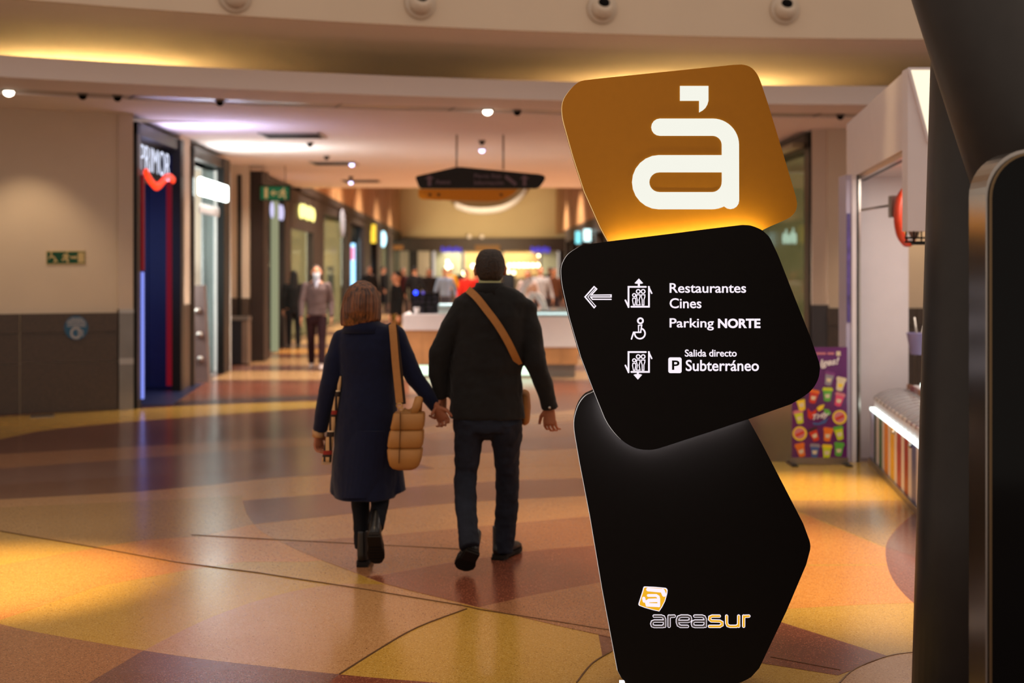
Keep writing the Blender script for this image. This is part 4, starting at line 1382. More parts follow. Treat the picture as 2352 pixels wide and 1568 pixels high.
def kbox(mb, Y0, Y1, d0, d1, z0, z1, K=KX):
    q = [(K(Y0) + d0, Y0), (K(Y0) + d1, Y0), (K(Y1) + d1, Y1), (K(Y1) + d0, Y1)]
    return mb.hexa([(x, y, z0) for x, y in q], [(x, y, z1) for x, y in q])


kbox(MB(), 9.402, 12.88, 0, 0.06, 2.44, 2.95).build('header_panel', M_kwhite, t)
kbox(MB(), 9.40, 12.88, 0.06, 2.2, 2.44, 2.50).build('ceiling_panel', M_kwhite, t)
kbox(MB(), 9.40, 12.88, 0.02, 0.05, 2.40, 2.44).build('steel_rail', M_steel, t)
kbox(MB(), 9.40, 12.88, 0.06, 0.10, 2.405, 2.44).build('dark_rail', M_black, t)
xe = KX(9.27)
MB().box(xe, xe + 0.95, 9.27, 9.40, 1.89, 2.95).build('end_panel', M_kwhite, t)
tri = xz([(2087, 158), (2185, 158), (2150, 325), (2132, 325)], 9.26)
e = MB().prism(tri, 9.255, 9.275).build('light_panel', glow('kiosk_light', 'FFEFCF', 1.25), t)
g = MB()
for a, b in zip(tri, tri[1:] + tri[:1]):
    g.stroke([a, b], 0.008, 9.245, 9.27)
g.build('light_frame', M_kwhite, e)
yP = 12.06
bx = lambda a, b: (P(a, 0, yP).x, P(b, 0, yP).x)
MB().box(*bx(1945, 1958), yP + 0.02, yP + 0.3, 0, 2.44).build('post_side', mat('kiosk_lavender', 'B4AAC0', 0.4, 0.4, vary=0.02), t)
MB().box(*bx(1957, 1967.5), yP, yP + 0.1, 0, 2.44).build('post_edge', M_kwhite, t)
MB().box(*bx(1967.5, 1972.5), yP + 0.02, yP + 0.1, 0, 2.44).build('post_gap', M_black, t)
MB().box(*bx(1972.5, 1977), yP, yP + 0.1, 0, 2.44).build('post_edge', M_steel, t)
p0, p1 = P(1946, 740, yP), P(1954, 490, yP)
MB().box(p0.x, p1.x, yP + 0.01, yP + 0.02, p0.z, p1.z).build('narrow_poster', mat('poster_purple', '5A4A8C', 0.4, 0.4, vary=0.6, scale=9), t)
yW = 12.35
MB().box(P(1974, 0, yW).x, P(2087, 0, yW).x, yW, yW + 0.06, 0, 2.44).build('end_wall', M_kwhite, t)
lamp('kiosk_light', 'AREA', (KX(11) + 0.5, 10.6, 2.38), 30, (1.0, 0.90, 0.80), (KX(11) + 0.5, 10.7, 0), 0.4, size_y=2.0)  # unseen lamp added to brighten the kiosk interior
# striped counter front
Yc = lambda px: 1.53 / ((px - CX) / FPX - 0.125)
cnt = thing('sweets_counter', 'low white counter with coloured vertical stripes and a bright strip light', 'counter', (KC(10.3), 10.3, 0))
kbox(MB(), 8.3, 12.0, 0.03, 1.5, 0.05, 0.44, KC).build('carcass', M_kwhite, cnt)
kbox(MB(), 8.3, 12.03, -0.02, 0.2, 0.0, 0.05, KC).build('plinth', M_steel_d, cnt)
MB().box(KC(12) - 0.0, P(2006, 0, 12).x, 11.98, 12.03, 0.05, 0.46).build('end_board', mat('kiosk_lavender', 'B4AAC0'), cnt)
edges = [(2007, 2013, '2C4A44'), (2013, 2019, None), (2019, 2026, '2F6A34'), (2026, 2031, None), (2031, 2040, 'E08A1C'), (2040, 2045, None), (2045, 2054, 'E8B41C'), (2054, 2060, None), (2060, 2070, 'A83A3C'), (2070, 2077, None),
         (2077, 2086, '9C1E1C'), (2086, 2094, None), (2094, 2104, '4A5490'), (2104, 2112, None), (2112, 2122, '7A3A8C'), (2122, 2132, None), (2132, 2145, '2F6A34'), (2145, 2160, None)]
for a, b, c in edges:
    kbox(MB(), Yc(b) + 0.003, Yc(a) - 0.003, 0.0, 0.03, 0.052, 0.45, KC).build('stripe_board', mat('stripe_' + c, c, 0.4, 0.4, vary=0.03) if c else M_kwhite, cnt)
kbox(MB(), 8.3, 12.0, -0.01, 0.03, 0.452, 0.475, KC).build('strip_light', glow('kiosk_led', 'F0FFF8', 3), cnt)
kbox(MB(), 8.3, 12.0, 0.03, 1.5, 0.44, 0.47, KC).build('worktop', M_kwhite, cnt)
kbox(MB(), 8.3, 12.0, 0.32, 0.40, 0.47, 0.66, KC).build('riser', M_kwhite, cnt)
kbox(MB(), 8.3, 12.0, 0.40, 1.4, 0.62, 0.66, KC).build('upper_deck', M_kwhite, cnt)
kbox(MB(), 8.3, 11.9, 0.40, 0.43, 0.66, 0.685, KC).build('strip_light', MATS['kiosk_led'], cnt)
kbox(MB(), 8.3, 12.0, 0.80, 1.4, 0.66, 0.95, KC).build('back_deck', M_kwhite, cnt)
for px, py in ((2055, 993), (2094, 1024)):
    Y = Yc(px)
    MB().ball((KC(Y) - 0.012, Y, CAMZ - (py - HY) * Y / FPX), 0.016, n=10, m=6).build('lock_knob', M_steel, cnt)
M_lid = mat('clear_bin_lid', 'E8E4E4', 0.08, 0.5, vary=0, trans=0.75)
M_binw = mat('bin_body_pale', 'C8BCBC', 0.3, 0.4, vary=0.05)
sw = ['8A4A50', 'B07A5C', '7A5A70', 'A05058', '6A5048', 'B89090']


def sweet_bin(Y, d, z, k, tier, lab):
    x = KC(Y) + d
    t = thing('sweets_bin', lab, 'bin', (x, Y, z), 'clear lidded sweets bins in rows')
    w = 0.092
    sx = 0.27
    MB().box(x, x + sx, Y - w, Y + w, z, z + 0.07).build('body', M_binw, t)
    MB().box(x + 0.01, x + sx - 0.01, Y - w + 0.008, Y + w - 0.008, z + 0.07, z + 0.085).build('sweets', mat('sweets_%d' % (k % 6), sw[k % 6], 0.5, 0.4, vary=0.5, scale=60, bump=0.5), t)
    prof = [(x - 0.01, z + 0.07), (x + 0.0, z + 0.095), (x + 0.05, z + 0.13), (x + 0.13, z + 0.155), (x + 0.21, z + 0.165), (x + sx, z + 0.16)]
    m = MB()
    vs = [(a, Y - w, b) for a, b in prof] + [(a, Y + w, b) for a, b in prof]
    n = len(prof)
    m.add(vs, [(i, i + 1, n + i + 1, n + i) for i in range(n - 1)], True)
    lid = m.build('lid', M_lid, t)
    s = lid.modifiers.new('thick', 'SOLIDIFY')
    s.thickness = 0.004
    FUSED.append(lid)
    MB().box(x - 0.012, x + 0.002, Y - 0.035, Y + 0.035, z + 0.075, z + 0.09).build('lid_handle', M_binw, t)
    if tier == 0:
        MB().box(x + sx, x + sx + 0.01, Y - w + 0.01, Y + w - 0.01, z + 0.07, z + 0.2).build('name_card', mat('card_%d' % (k % 6), sw[(k * 2 + 1) % 6], 0.5, 0.3, vary=0.3, scale=25), t)


ords = ['first', 'second', 'third', 'fourth', 'fifth', 'sixth', 'seventh', 'eighth', 'ninth', 'tenth', 'eleventh', 'twelfth', 'thirteenth', 'fourteenth']
for k in range(13):
    sweet_bin(11.88 - k * 0.2, 0.035, 0.475, k, 0, 'clear lidded sweets bin, %s from the white end wall, lower row' % ords[k])
for k in range(12):
    sweet_bin(11.78 - k * 0.2, 0.44, 0.665, k + 3, 1, 'clear lidded sweets bin, %s from the white end wall, upper row' % ords[k])
pB = P(2107, 800, 11.5)
t = thing('scoop_bucket', 'lavender bucket with scoops standing behind the sweets bins', 'bucket', (pB.x, 11.5, 0.95))
MB().lathe((pB.x, 11.5, 0.95), [(0.055, 0.0), (0.085, 0.17), (0.09, 0.175), (0.08, 0.17)], 18).build('pail', mat('bucket_lavender', '8C84B4', 0.4, 0.4), t)
for dx, dz, dy in ((-0.02, 0.30, 0.01), (0.05, 0.24, -0.02)):
    MB().tube([(pB.x + 0.01, 11.5, 1.0), (pB.x + dx, 11.5 + dy, 0.95 + dz)], 0.010).build('scoop_handle', M_steel, t)
# convex mirror inside the kiosk
YV = 11.0
c = P(2086, 497, YV)
nrm = Vector((0.80, -0.60, 0)).normalized()
t = thing('convex_mirror', 'red rimmed convex mirror hanging inside the white kiosk', 'mirror', c)
up = Vector((0, 0, 1))
MB().chain([(c - nrm * 0.05, 0.20, 0.17), (c - nrm * 0.02, 0.235, 0.205), (c + nrm * 0.01, 0.235, 0.205), (c + nrm * 0.02, 0.22, 0.19)], 28, ref=up, round_=False).build('rim', mat('mirror_red', 'C83C1C', 0.4, 0.5), t)
MB().chain([(c + nrm * 0.015, 0.215, 0.185), (c + nrm * 0.05, 0.18, 0.155), (c + nrm * 0.075, 0.10, 0.085), (c + nrm * 0.08, 0.03, 0.025)], 28, ref=up, round_=False).build('mirror_face', mat('mirror_silver', 'D8D4CC', 0.05, 0.5, 1.0, vary=0), t)
pm = P(2053, 470, 11.2)
MB().box(pm.x - 0.03, pm.x + 0.04, 11.15, 11.25, pm.z - 0.10, pm.z + 0.07).build('bracket', M_steel_d, t)
MB().tube([(pm.x, 11.2, pm.z), tuple(c - nrm * 0.04)], 0.012).build('arm', M_steel_d, t)
MB().tube([(pm.x, 11.2, pm.z), (pm.x, 12.35, pm.z)], 0.010).build('arm', M_steel_d, t)
# wire rack under the end panel
t = thing('wire_rack', 'dark wire rack hung under the kiosk end panel', 'rack', (xe + 0.2, 9.33, 1.8))
p0, p1 = P(2078, 560, 9.33), P(2190, 536, 9.33)
for z in (p0.z + 0.012, p0.z + 0.04):
    MB().tube([(p0.x, 9.33, z), (p1.x, 9.33, z)], 0.006).build('rail', M_black, t)
for k in range(7):
    x = p0.x + 0.01 + (p1.x - p0.x - 0.02) * k / 6
    MB().tube([(x, 9.33, p0.z + 0.012), (x, 9.33, 1.892)], 0.005).build('wire', M_black, t)
MB().box(p0.x + 0.05, p1.x, 9.30, 9.36, p0.z - 0.006, p0.z + 0.006).build('shelf_bar', M_black, t)

# ---------------------------------------------------------------- purple drinks poster stand
YQ = 11.9
t = thing('poster_stand', 'purple poster stand printed with cups beside the white kiosk post', 'poster', (P(1882, 0, YQ).x, YQ + 0.1, 0))
a, b = P(1819, 1052, YQ), P(1946, 797, YQ)
M_pur = mat('poster_purple_print', '5C1660', 0.25, 0.5, vary=0.25, scale=2.5)
MB().box(a.x, b.x, YQ, YQ + 0.015, a.z, b.z).build('poster_board', M_pur, t)
MB().box(a.x - 0.01, b.x + 0.01, YQ - 0.004, YQ + 0.03, 0.012, a.z + 0.005).build('base_bar', M_steel_d, t)
for x in (a.x - 0.02, b.x - 0.03):
    MB().box(x, x + 0.05, YQ - 0.12, YQ + 0.16, 0, 0.014).build('foot', M_black, t)
Zq = lambda L: xz([(1800 + x / 5.225, 780 + y / 5.225) for x, y in L], YQ)
pr = {k: mat('print_' + k, v, 0.35, 0.4, vary=0.05, scale=20) for k, v in {'cream': 'D8C8A8', 'red': 'C83420', 'orange': 'E07024', 'yellow': 'E8C828', 'lime': 'C4D024', 'green': '58A83C', 'pink': 'D84870', 'blue': '3C5A94', 'grey': '8C8490', 'dark': '3A2030',
                                                                           'rose': 'C87880', 'white': 'E4DADA', 'violet': '7A3478'}.items()}
cups = [(545, 465, 'grey', 'violet', 12), (682, 530, 'cream', 'cream', 12), (525, 655, 'green', 'lime', 2), (665, 715, 'pink', 'rose', 15), (358, 680, 'red', 'orange', 12), (210, 765, 'yellow', 'dark', -10), (185, 925, 'lime', 'rose', -12),
        (365, 1135, 'red', 'dark', -22), (528, 1135, 'orange', 'orange', 8), (665, 1118, 'lime', 'green', -12), (205, 1322, 'orange', 'orange', -14), (372, 1330, 'blue', 'grey', 4), (518, 1338, 'lime', 'yellow', 4), (662, 1312, 'green', 'green', 6)]
for x, y, c1_, c2_, rot in cups:
    cr_, sr = math.cos(R(rot)), math.sin(R(rot))
    T = lambda L: Zq([(x + u * cr_ - v * sr, y + u * sr + v * cr_) for u, v in L])
    g = MB().prism(T([(-62, -62), (-50, -82), (50, -82), (62, -62), (58, -40), (-58, -40)]), YQ - 0.003, YQ + 0.002).build('cup_lid_print', pr[c2_], t)
    MB().prism(T([(-52, -44), (52, -44), (36, 78), (0, 86), (-36, 78)]), YQ - 0.004, YQ + 0.002).build('cup_print', pr[c1_], t)
    MB().prism(T([(-30, 0), (30, -6), (24, 40), (-20, 44)]), YQ - 0.005, YQ - 0.003).build('cup_mark_print', pr['cream' if c1_ != 'cream' else 'yellow'], t)
for x, y in ((672, 930), (193, 1125)):
    MB().prism(Zq(circ(x, y, 86, n=24)[:-1]), YQ - 0.003, YQ + 0.002).build('ring_print', pr['yellow'], t)
    MB().prism(Zq(circ(x - 3, y - 2, 66, n=24)[:-1]), YQ - 0.004, YQ).build('ring_print', pr['rose'], t)
    MB().prism(Zq([(x - 55, y + 10), (x + 45, y - 35), (x + 55, y - 5), (x - 40, y + 40)]), YQ - 0.005, YQ - 0.003).build('ring_print', pr['red'], t)
for L, c in (([(285, 820), (330, 870), (400, 830), (380, 900), (330, 960), (290, 930)], 'red'), ([(395, 820), (430, 790), (490, 775), (470, 830), (420, 860)], 'yellow'), ([(480, 830), (540, 835), (570, 880), (540, 910), (490, 870)], 'green'),
             ([(345, 990), (420, 1000), (540, 930), (500, 1000), (420, 1025), (360, 1020)], 'blue')):
    MB().prism(Zq(L), YQ - 0.003, YQ + 0.002).build('logo_swoosh_print', pr[c], t)
lp0, lp1 = Zq([(318, 985), (520, 870)])


def slant(x0, y0, x1, y1, rise):
    A, B = Zq([(x0, y0), (x1, y1)])
    return lambda u, v, w: (A[0] + (B[0] - A[0]) * u + 0.02 * v, YQ - 0.004 - 0.002 * w, A[1] + (B[1] - A[1]) * v + rise * u)


text('Trily', 'logo_word', pr['white'], t, slant(320, 985, 525, 900, 0.03), 0.03, 0.01)
text('lges!', 'heading_word', pr['white'], t, slant(425, 350, 640, 235, 0.02), 0.03, 0.01)
for x0, x1 in ((390, 505), (525, 605)):
    MB().prism(Zq([(x0, 152), (x1, 152), (x1, 178), (x0, 178)]), YQ - 0.003, YQ + 0.002).build('print_line', pr['rose'], t)
MB().prism(Zq([(632, 138), (682, 138), (682, 192), (632, 192)]), YQ - 0.003, YQ + 0.002).build('print_square', pr['cream'], t)

# ---------------------------------------------------------------- island counter in the middle of the corridor
YI = 21.4
X = lambda px: P(px, 0, YI).x
Zi = lambda py: CAMZ - (py - HY) * YI / FPX
t = thing('island_counter', 'white and oak island counter with glowing base behind the couple', 'counter', (X(1125), YI + 0.8, 0))
MB().box(X(925), X(1085), YI, YI + 1.4, Zi(758), Zi(722)).build('white_band', M_white, t)
MB().box(X(1085), X(1330), YI, YI + 1.4, Zi(797), Zi(727)).build('white_band', M_white, t)
for k in range(10):
    a, b = 930 + 40 * k, 930 + 40 * k + 39.4
    MB().box(X(a), X(min(b, 1328)), YI + 0.02, YI + 1.38, Zi(837), Zi(758 if b < 1086 else 797)).build('oak_board', M_wood, t)
M_toe = glow('base_glow', 'DCF8D8', 1.8)
for a, b in ((940, 1030), (1036, 1130), (1136, 1248)):
    MB().box(X(a), X(b), YI + 0.06, YI + 0.1, Zi(862), Zi(840)).build('base_light', M_toe, t)
MB().box(X(935), X(1322), YI + 0.1, YI + 1.3, 0.0, Zi(837)).build('plinth', M_steel_d, t)
MB().box(X(1195), X(1326), YI + 0.02, YI + 1.3, Zi(727), Zi(712)).build('glass_case', mat('case_glass', 'C8DCDC', 0.08, 0.5, vary=0, trans=0.5), t)
MB().box(X(1200), X(1322), YI + 0.05, YI + 0.09, Zi(722), Zi(718)).build('case_light', glow('case_led', 'E8FFFF', 3), t)
MB().box(X(1006), X(1042), YI + 0.1, YI + 0.7, Zi(722), Zi(699)).build('glass_case', MATS['case_glass'], t)
MB().box(X(1008), X(1040), YI + 0.12, YI + 0.16, Zi(702), Zi(698)).build('case_light', MATS['case_led'], t)
t = thing('display_rack', 'black rack of small dark goods with blue light on the counter left end', 'rack', (X(972), YI + 0.5, Zi(722)))
for px in (941, 956, 974, 990, 1005):
    MB().box(X(px) - 0.012, X(px) + 0.012, YI + 0.4, YI + 0.6, Zi(722), Zi(672)).build('upright', M_black, t)
for py in (676, 688, 700, 712, 721.5):
    MB().box(X(941), X(1005), YI + 0.4, YI + 0.6, Zi(py) - 0.008, Zi(py) + 0.008).build('shelf', M_black, t)
MB().box(X(941), X(1005), YI + 0.58, YI + 0.6, Zi(722), Zi(672)).build('back_panel', mat('rack_back', '1C1A2C', 0.5, 0.3), t)
g = MB()
random.seed(3)
for i in range(4):
    for j in range(9):
        x, z = X(943 + j * 7), Zi(687 + i * 11.5)
        g.box(x, x + 0.03, YI + 0.45, YI + 0.5, z, z + random.uniform(0.03, 0.06))
g.build('small_goods', mat('goods_mixed', '5A5468', 0.3, 0.5, vary=0.7, scale=30), t, kind='stuff')
MB().ball((X(951), YI + 0.38, Zi(673)), 0.035, n=12, m=8).build('blue_light', glow('blue_led', '2040FF', 4), t)
MB().ball((X(968), YI + 0.38, Zi(673)), 0.025, n=12, m=8).build('violet_light', glow('violet_led', '6050C0', 1), t)
c = (X(955), YI + 0.2, Zi(722))
tag(MB().lathe(c, [(0.03, 0), (0.045, 0.09), (0.05, 0.1), (0.04, 0.095)], 14).build('paper_cup', M_white, origin=c), 'small white cup on the counter before the black rack', 'cup')
for i, (px, off, lab) in enumerate(((1212, 0, 'white curved display stand on the island counter beside the man'), (1236, 0.05, 'white arched display stand nearest the totem on the island counter'))):
    c = (X(px), YI + 0.5 + off, Zi(713))
    L = [(0, 0.0), (-0.06, 0.12), (-0.08, 0.26), (-0.02, 0.40), (0.06, 0.46)] if i == 0 else [(0.10, 0.0), (0.08, 0.10), (0.02, 0.20), (-0.05, 0.24), (-0.11, 0.20), (-0.13, 0.1), (-0.12, 0)]
    g = MB().chain([((c[0] + a, c[1], c[2] + b), 0.05, 0.018) for a, b in cr(L, 3)], 10, ref=(1, 0, 0), round_=False)
    tag(g.build('display_stand', M_white, origin=c), lab, 'stand', 'white display stands')

# ---------------------------------------------------------------- people
M_skin = mat('skin_warm', 'A8684A', 0.55, 0.3, vary=0.06, scale=20)
M_skin2 = mat('skin_light', 'B87C5C', 0.55, 0.3, vary=0.06, scale=20)
tex = bpy.data.textures.new('cloth_folds', 'CLOUDS')
tex.noise_scale = 0.11
tex2 = bpy.data.textures.new('fine_folds', 'CLOUDS')
tex2.noise_scale = 0.05


def folds(o, strength, tx=None):
    d = o.modifiers.new('d', 'DISPLACE')
    d.texture = tx or tex
    d.texture_coords = 'LOCAL'
    d.strength = strength
    d.mid_level = 0.5
    return o


def hand(mb, w, d, s, curl=25, k=1.0):
    """palm, four bent fingers and a thumb: w wrist, d pointing direction, s towards the thumb"""
    w, d = Vector(w), Vector(d).normalized()
    s = Vector(s)
    s = (s - d * s.dot(d)).normalized()
    nr = d.cross(s)
    mb.chain([(w - d * 0.03 * k, 0.024 * k, 0.02 * k), (w + d * 0.02 * k, 0.034 * k, 0.017 * k), (w + d * 0.085 * k, 0.041 * k, 0.014 * k)], 12, ref=s)
    for off, ln in ((0.034, 0.074), (0.0115, 0.085), (-0.0115, 0.079), (-0.034, 0.062)):
        p = w + (d * 0.075 + s * off) * k
        pts, a = [p], 8
        q = p
        for f in (0.35, 0.36, 0.33):
            dr = d * math.cos(R(a)) + nr * math.sin(R(a)) + s * off * 1.7
            q = q + dr * (ln + 0.012) * f * k
            pts.append(q)
            a += curl
        mb.chain([(p_, r_ * k, r_ * k) for p_, r_ in zip(pts, (0.0092, 0.0085, 0.0078, 0.0070))], 8, ref=s)
    b = w + (d * 0.025 + s * 0.03) * k
    mb.chain([(b, 0.014 * k, 0.014 * k), (b + (d * 0.6 + s * 0.55) * 0.045 * k, 0.011 * k, 0.011 * k), (b + (d * 0.95 + s * 0.60 + nr * 0.2) * 0.075 * k, 0.009 * k, 0.009 * k)], 8, ref=nr)
    return mb


def head(mb, c, k=1.0, fwd=1):
    """skull, jaw, nose, brow and ears; c is the skull centre, fwd +1 looks away (+Y)"""
    c = Vector(c)
    mb.ball(c, 0.076 * k, 0.094 * k, 0.105 * k, 18, 12)
    mb.chain([(c + Vector((0, fwd * 0.012, -0.03)) * k, 0.068 * k, 0.075 * k), (c + Vector((0, fwd * 0.035, -0.085)) * k, 0.052 * k, 0.052 * k), (c + Vector((0, fwd * 0.05, -0.112)) * k, 0.030 * k, 0.028 * k)], 14, vertical=True)
    mb.chain([(c + Vector((0, fwd * 0.085, 0.0)) * k, 0.011 * k, 0.011 * k), (c + Vector((0, fwd * 0.110, -0.038)) * k, 0.016 * k, 0.014 * k)], 8)
    mb.chain([(c + Vector((-0.045, fwd * 0.078, 0.02)) * k, 0.011 * k, 0.011 * k), (c + Vector((0.045, fwd * 0.078, 0.02)) * k, 0.011 * k, 0.011 * k)], 8, ref=(0, 0, 1))
    mb.chain([(c + Vector((-0.02, fwd * 0.086, -0.068)) * k, 0.008 * k, 0.008 * k), (c + Vector((0.02, fwd * 0.086, -0.068)) * k, 0.008 * k, 0.008 * k)], 8, ref=(0, 0, 1))
    for sx in (-1, 1):
        mb.ball(c + Vector((sx * 0.081, -fwd * 0.005, -0.015)) * k, 0.012 * k, 0.020 * k, 0.033 * k, 10, 8)
    return mb


def rows(L, Y, dep):
    """torso or leg rows given as (row, centre column, half width in pixels, depth half in metres[, Y])"""
    out = []
    for r in L:
        y = r[4] if len(r) > 4 else Y
        out.append((P(r[1], r[0], y), r[2] * y / FPX, r[3]))
    return out


def limb(L):
    """(column, row, Y, radius)"""
    return [(P(x, y, Y), r, r) for x, y, Y, r in L]


# ---- man walking away, dark jacket
Y0 = 7.87
man = thing('person', 'man from behind in black jacket and dark jeans with tan strap, holding hands', 'person', (P(1120, 0, Y0).x, Y0, 0))
g = MB()
hc = P(1126, 614, Y0 + 0.02)
head(g, hc, 1.0, 1)
g.chain([(P(1125, 662, Y0 - 0.01), 0.066, 0.062), (P(1125, 625, Y0), 0.058, 0.06)], 14, vertical=True)
g.chain(rows([(960, 1120, 74, .11), (860, 1116, 70, .105), (760, 1128, 76, .115), (700, 1132, 72, .10), (668, 1128, 40, .07)], Y0, 0), 20, vertical=True, round_=False)
g.chain(limb([(1062, 705, Y0, .05), (1008, 805, Y0 - .02, .042), (1016, 905, Y0 + .03, .03)]))
g.chain(limb([(1206, 710, Y0, .05), (1228, 825, Y0 - .03, .042), (1263, 930, Y0 + .02, .03)]))
g.chain(limb([(1086, 985, Y0, .062), (1070, 1090, Y0 + .0, .045), (1074, 1190, Y0 - .18, .038), (1078, 1240, Y0 - .25, .034)]))
g.chain(limb([(1160, 985, Y0, .062), (1165, 1090, Y0 + .10, .045), (1158, 1240, Y0 + .17, .036), (1156, 1268, Y0 + .20, .034)]))
hand(g, P(1262, 936, Y0 + .02), (0.03, 0.10, -1), (-0.8, 0.5, -0.1), 34)
hand(g, P(1017, 910, Y0 + .03), (-0.05, 0.0, -1), (-0.5, -0.8, 0), 52)
fuse(g, 'body', M_skin, man, 0.0048, 2, 0.4)
g = MB()
g.chain(rows([(645, 1126, 22, .045, Y0 - .03), (636, 1126, 28, .062, Y0 - .03), (624, 1126, 32.5, .083, Y0 - .02), (610, 1126, 34.5, .097, Y0 - .01), (597, 1126, 33.5, .10, Y0 - .005), (586, 1126, 30, .092, Y0), (577, 1126, 23, .072, Y0), (572, 1126, 13, .045, Y0)], Y0, 0), 26, vertical=True, round_=False)
o = fuse(g, 'hair', mat('hair_dark_brown', '2A1C13', 0.55, 0.4, vary=0.6, scale=90, bump=0.4), man, 0.007, 2)
folds(o, 0.006, tex2)
g = MB()
g.chain(rows([(664, 1125, 27, .070), (640, 1125, 25.5, .066)], Y0 - .005, 0), 24, vertical=True, round_=False)
g.build('shirt_collar', mat('shirt_pale_green', 'B4B080', 0.8, 0.2), man)
M_jacket = mat('jacket_black', '131110', 0.8, 0.25, vary=0.2, scale=18, bump=0.15, sheen=0.1)
g = MB()
g.chain(rows([(960, 1119, 87, .135), (930, 1118, 86, .13), (860, 1115, 82, .125), (780, 1127, 86, .132), (725, 1132, 88, .13), (692, 1132, 87, .118), (677, 1131, 73, .105), (666, 1130, 56, .092), (656, 1128, 38, .08)], Y0, 0), 26, vertical=True, round_=False)
g.chain(limb([(1066, 706, Y0, .064), (1036, 752, Y0 - .01, .066), (1009, 808, Y0 - .02, .060), (1006, 860, Y0, .053), (1015, 912, Y0 + .03, .042)]), 16, round_=False)
g.chain(limb([(1060, 700, Y0, .05), (1066, 706, Y0, .066), (1080, 720, Y0, .07)]), 16)
g.chain(limb([(1200, 708, Y0, .066), (1220, 770, Y0 - .01, .066), (1229, 830, Y0 - .03, .060), (1247, 880, Y0 - .01, .056), (1263, 938, Y0 + .02, .045)]), 16, round_=False)
g.chain(limb([(1186, 716, Y0, .07), (1206, 712, Y0, .066)]), 16)
o = fuse(g, 'jacket', M_jacket, man, 0.009, 5)
folds(o, 0.022)
g = MB()
g.chain(rows([(676, 1126, 43, .095), (660, 1126, 37, .085), (649, 1126, 32, .078), (657, 1126, 28, .07)], Y0 - .01, 0), 24, vertical=True, round_=False)
g.build('jacket_collar', M_jacket, man)
p = P(1262, 936, Y0 - .035)
MB().ball(p, 0.008, 0.006, 0.008, 8, 6).build('cuff_button', M_steel, man)
M_jeans = mat('jeans_dark', '1A1E2A', 0.8, 0.25, vary=0.3, scale=10, bump=0.1)
g = MB()
g.chain(rows([(938, 1119, 78, .12), (975, 1119, 79, .125), (990, 1120, 80, .118)], Y0, 0), 24, vertical=True, round_=False)
g.ball(P(1121, 980, Y0), .085, .11, .075)
g.chain(rows([(965, 1084, 42, .115), (1005, 1075, 33, .095), (1050, 1074, 29, .078), (1088, 1070, 26.5, .068, Y0 + .01), (1112, 1069, 26, .068, Y0 - .03), (1150, 1070, 25.5, .066, Y0 - .10), (1195, 1073, 24, .06, Y0 - .19), (1230, 1076, 23, .058, Y0 - .25), (1258, 1080, 23, .060, Y0 - .29)], Y0, 0), 20, round_=False)
g.chain(rows([(965, 1157, 42, .115), (1005, 1163, 36, .095, Y0 + .02), (1050, 1164, 29, .078, Y0 + .06), (1090, 1165, 27, .068, Y0 + .10), (1150, 1165, 27, .064, Y0 + .14), (1205, 1161, 25, .06, Y0 + .16), (1266, 1156, 23, .062, Y0 + .18)], Y0, 0), 20, round_=False)
o = fuse(g, 'jeans', M_jeans, man, 0.009, 3)
folds(o, 0.016, tex2)
M_shoe = mat('shoe_black_leather', '0E0B0A', 0.35, 0.5, vary=0.1, scale=15)
M_sole = mat('shoe_sole_dark', '1A1512', 0.7, 0.2)


def shoe(par, heel, toe, upv, name='shoe', w=0.047, boot=0.0):
    """shoe from heel to toe; upv is the direction of the ankle"""
    h, t_ = Vector(heel), Vector(toe)
    d = (t_ - h).normalized()
    u = (Vector(upv) - d * Vector(upv).dot(d)).normalized()
    L = (t_ - h).length
    s = d.cross(u)
    g = MB()
    g.chain([(h + d * (0.03) + u * 0.05, w * 0.72, 0.048), (h + d * 0.10 + u * 0.052, w * 0.8, 0.05), (h + d * (L * 0.58) + u * 0.042, w * 0.98, 0.036), (h + d * (L * 0.80) + u * 0.034, w * 0.95, 0.026), (h + d * (L - 0.03) + u * 0.028, w * 0.62, 0.018)], 14, ref=s)
    g.chain([(h + d * 0.045 + u * 0.05, w * 0.75, 0.05), (h + d * 0.05 + u * (0.11 + boot), w * 0.80, 0.055)], 14, ref=s, round_=False)
    o = fuse(g, name, M_shoe, par, 0.007, 3)
    m = MB()
    ring = [(0.0, 0.55), (0.03, 0.78), (0.10, 0.80), (0.5 * L, 0.85), (0.62 * L, 1.0), (0.80 * L, 0.98), (0.95 * L, 0.62), (L, 0.3)]
    out = [h + d * a + s * (w * b) for a, b in ring] + [h + d * a - s * (w * b) for a, b in ring[::-1]]
    n = len(out)
    hs = 0.020
    vs = [p for p in out] + [p + u * hs for p in out]
    m.add(vs, [tuple(range(n - 1, -1, -1)), tuple(range(n, 2 * n))] + [(i, (i + 1) % n, n + (i + 1) % n, n + i) for i in range(n)])
    # heel block and tread ribs
    for k in range(5):
        a = 0.45 * L + k * 0.10 * L
        c = h + d * a - u * 0.004
        q = [c - s * w * 0.75 - d * 0.006, c + s * w * 0.75 - d * 0.006, c + s * w * 0.75 + d * 0.006, c - s * w * 0.75 + d * 0.006]
        m.hexa(q, [x + u * 0.006 for x in q])
    c = h + d * 0.045
    q = [c - s * w * 0.7 - d * 0.04, c + s * w * 0.7 - d * 0.04, c + s * w * 0.7 + d * 0.035, c - s * w * 0.7 + d * 0.035]
    m.hexa([x - u * 0.012 for x in q], [x + u * 0.004 for x in q])
    m.build('sole', M_sole, o)
    return o


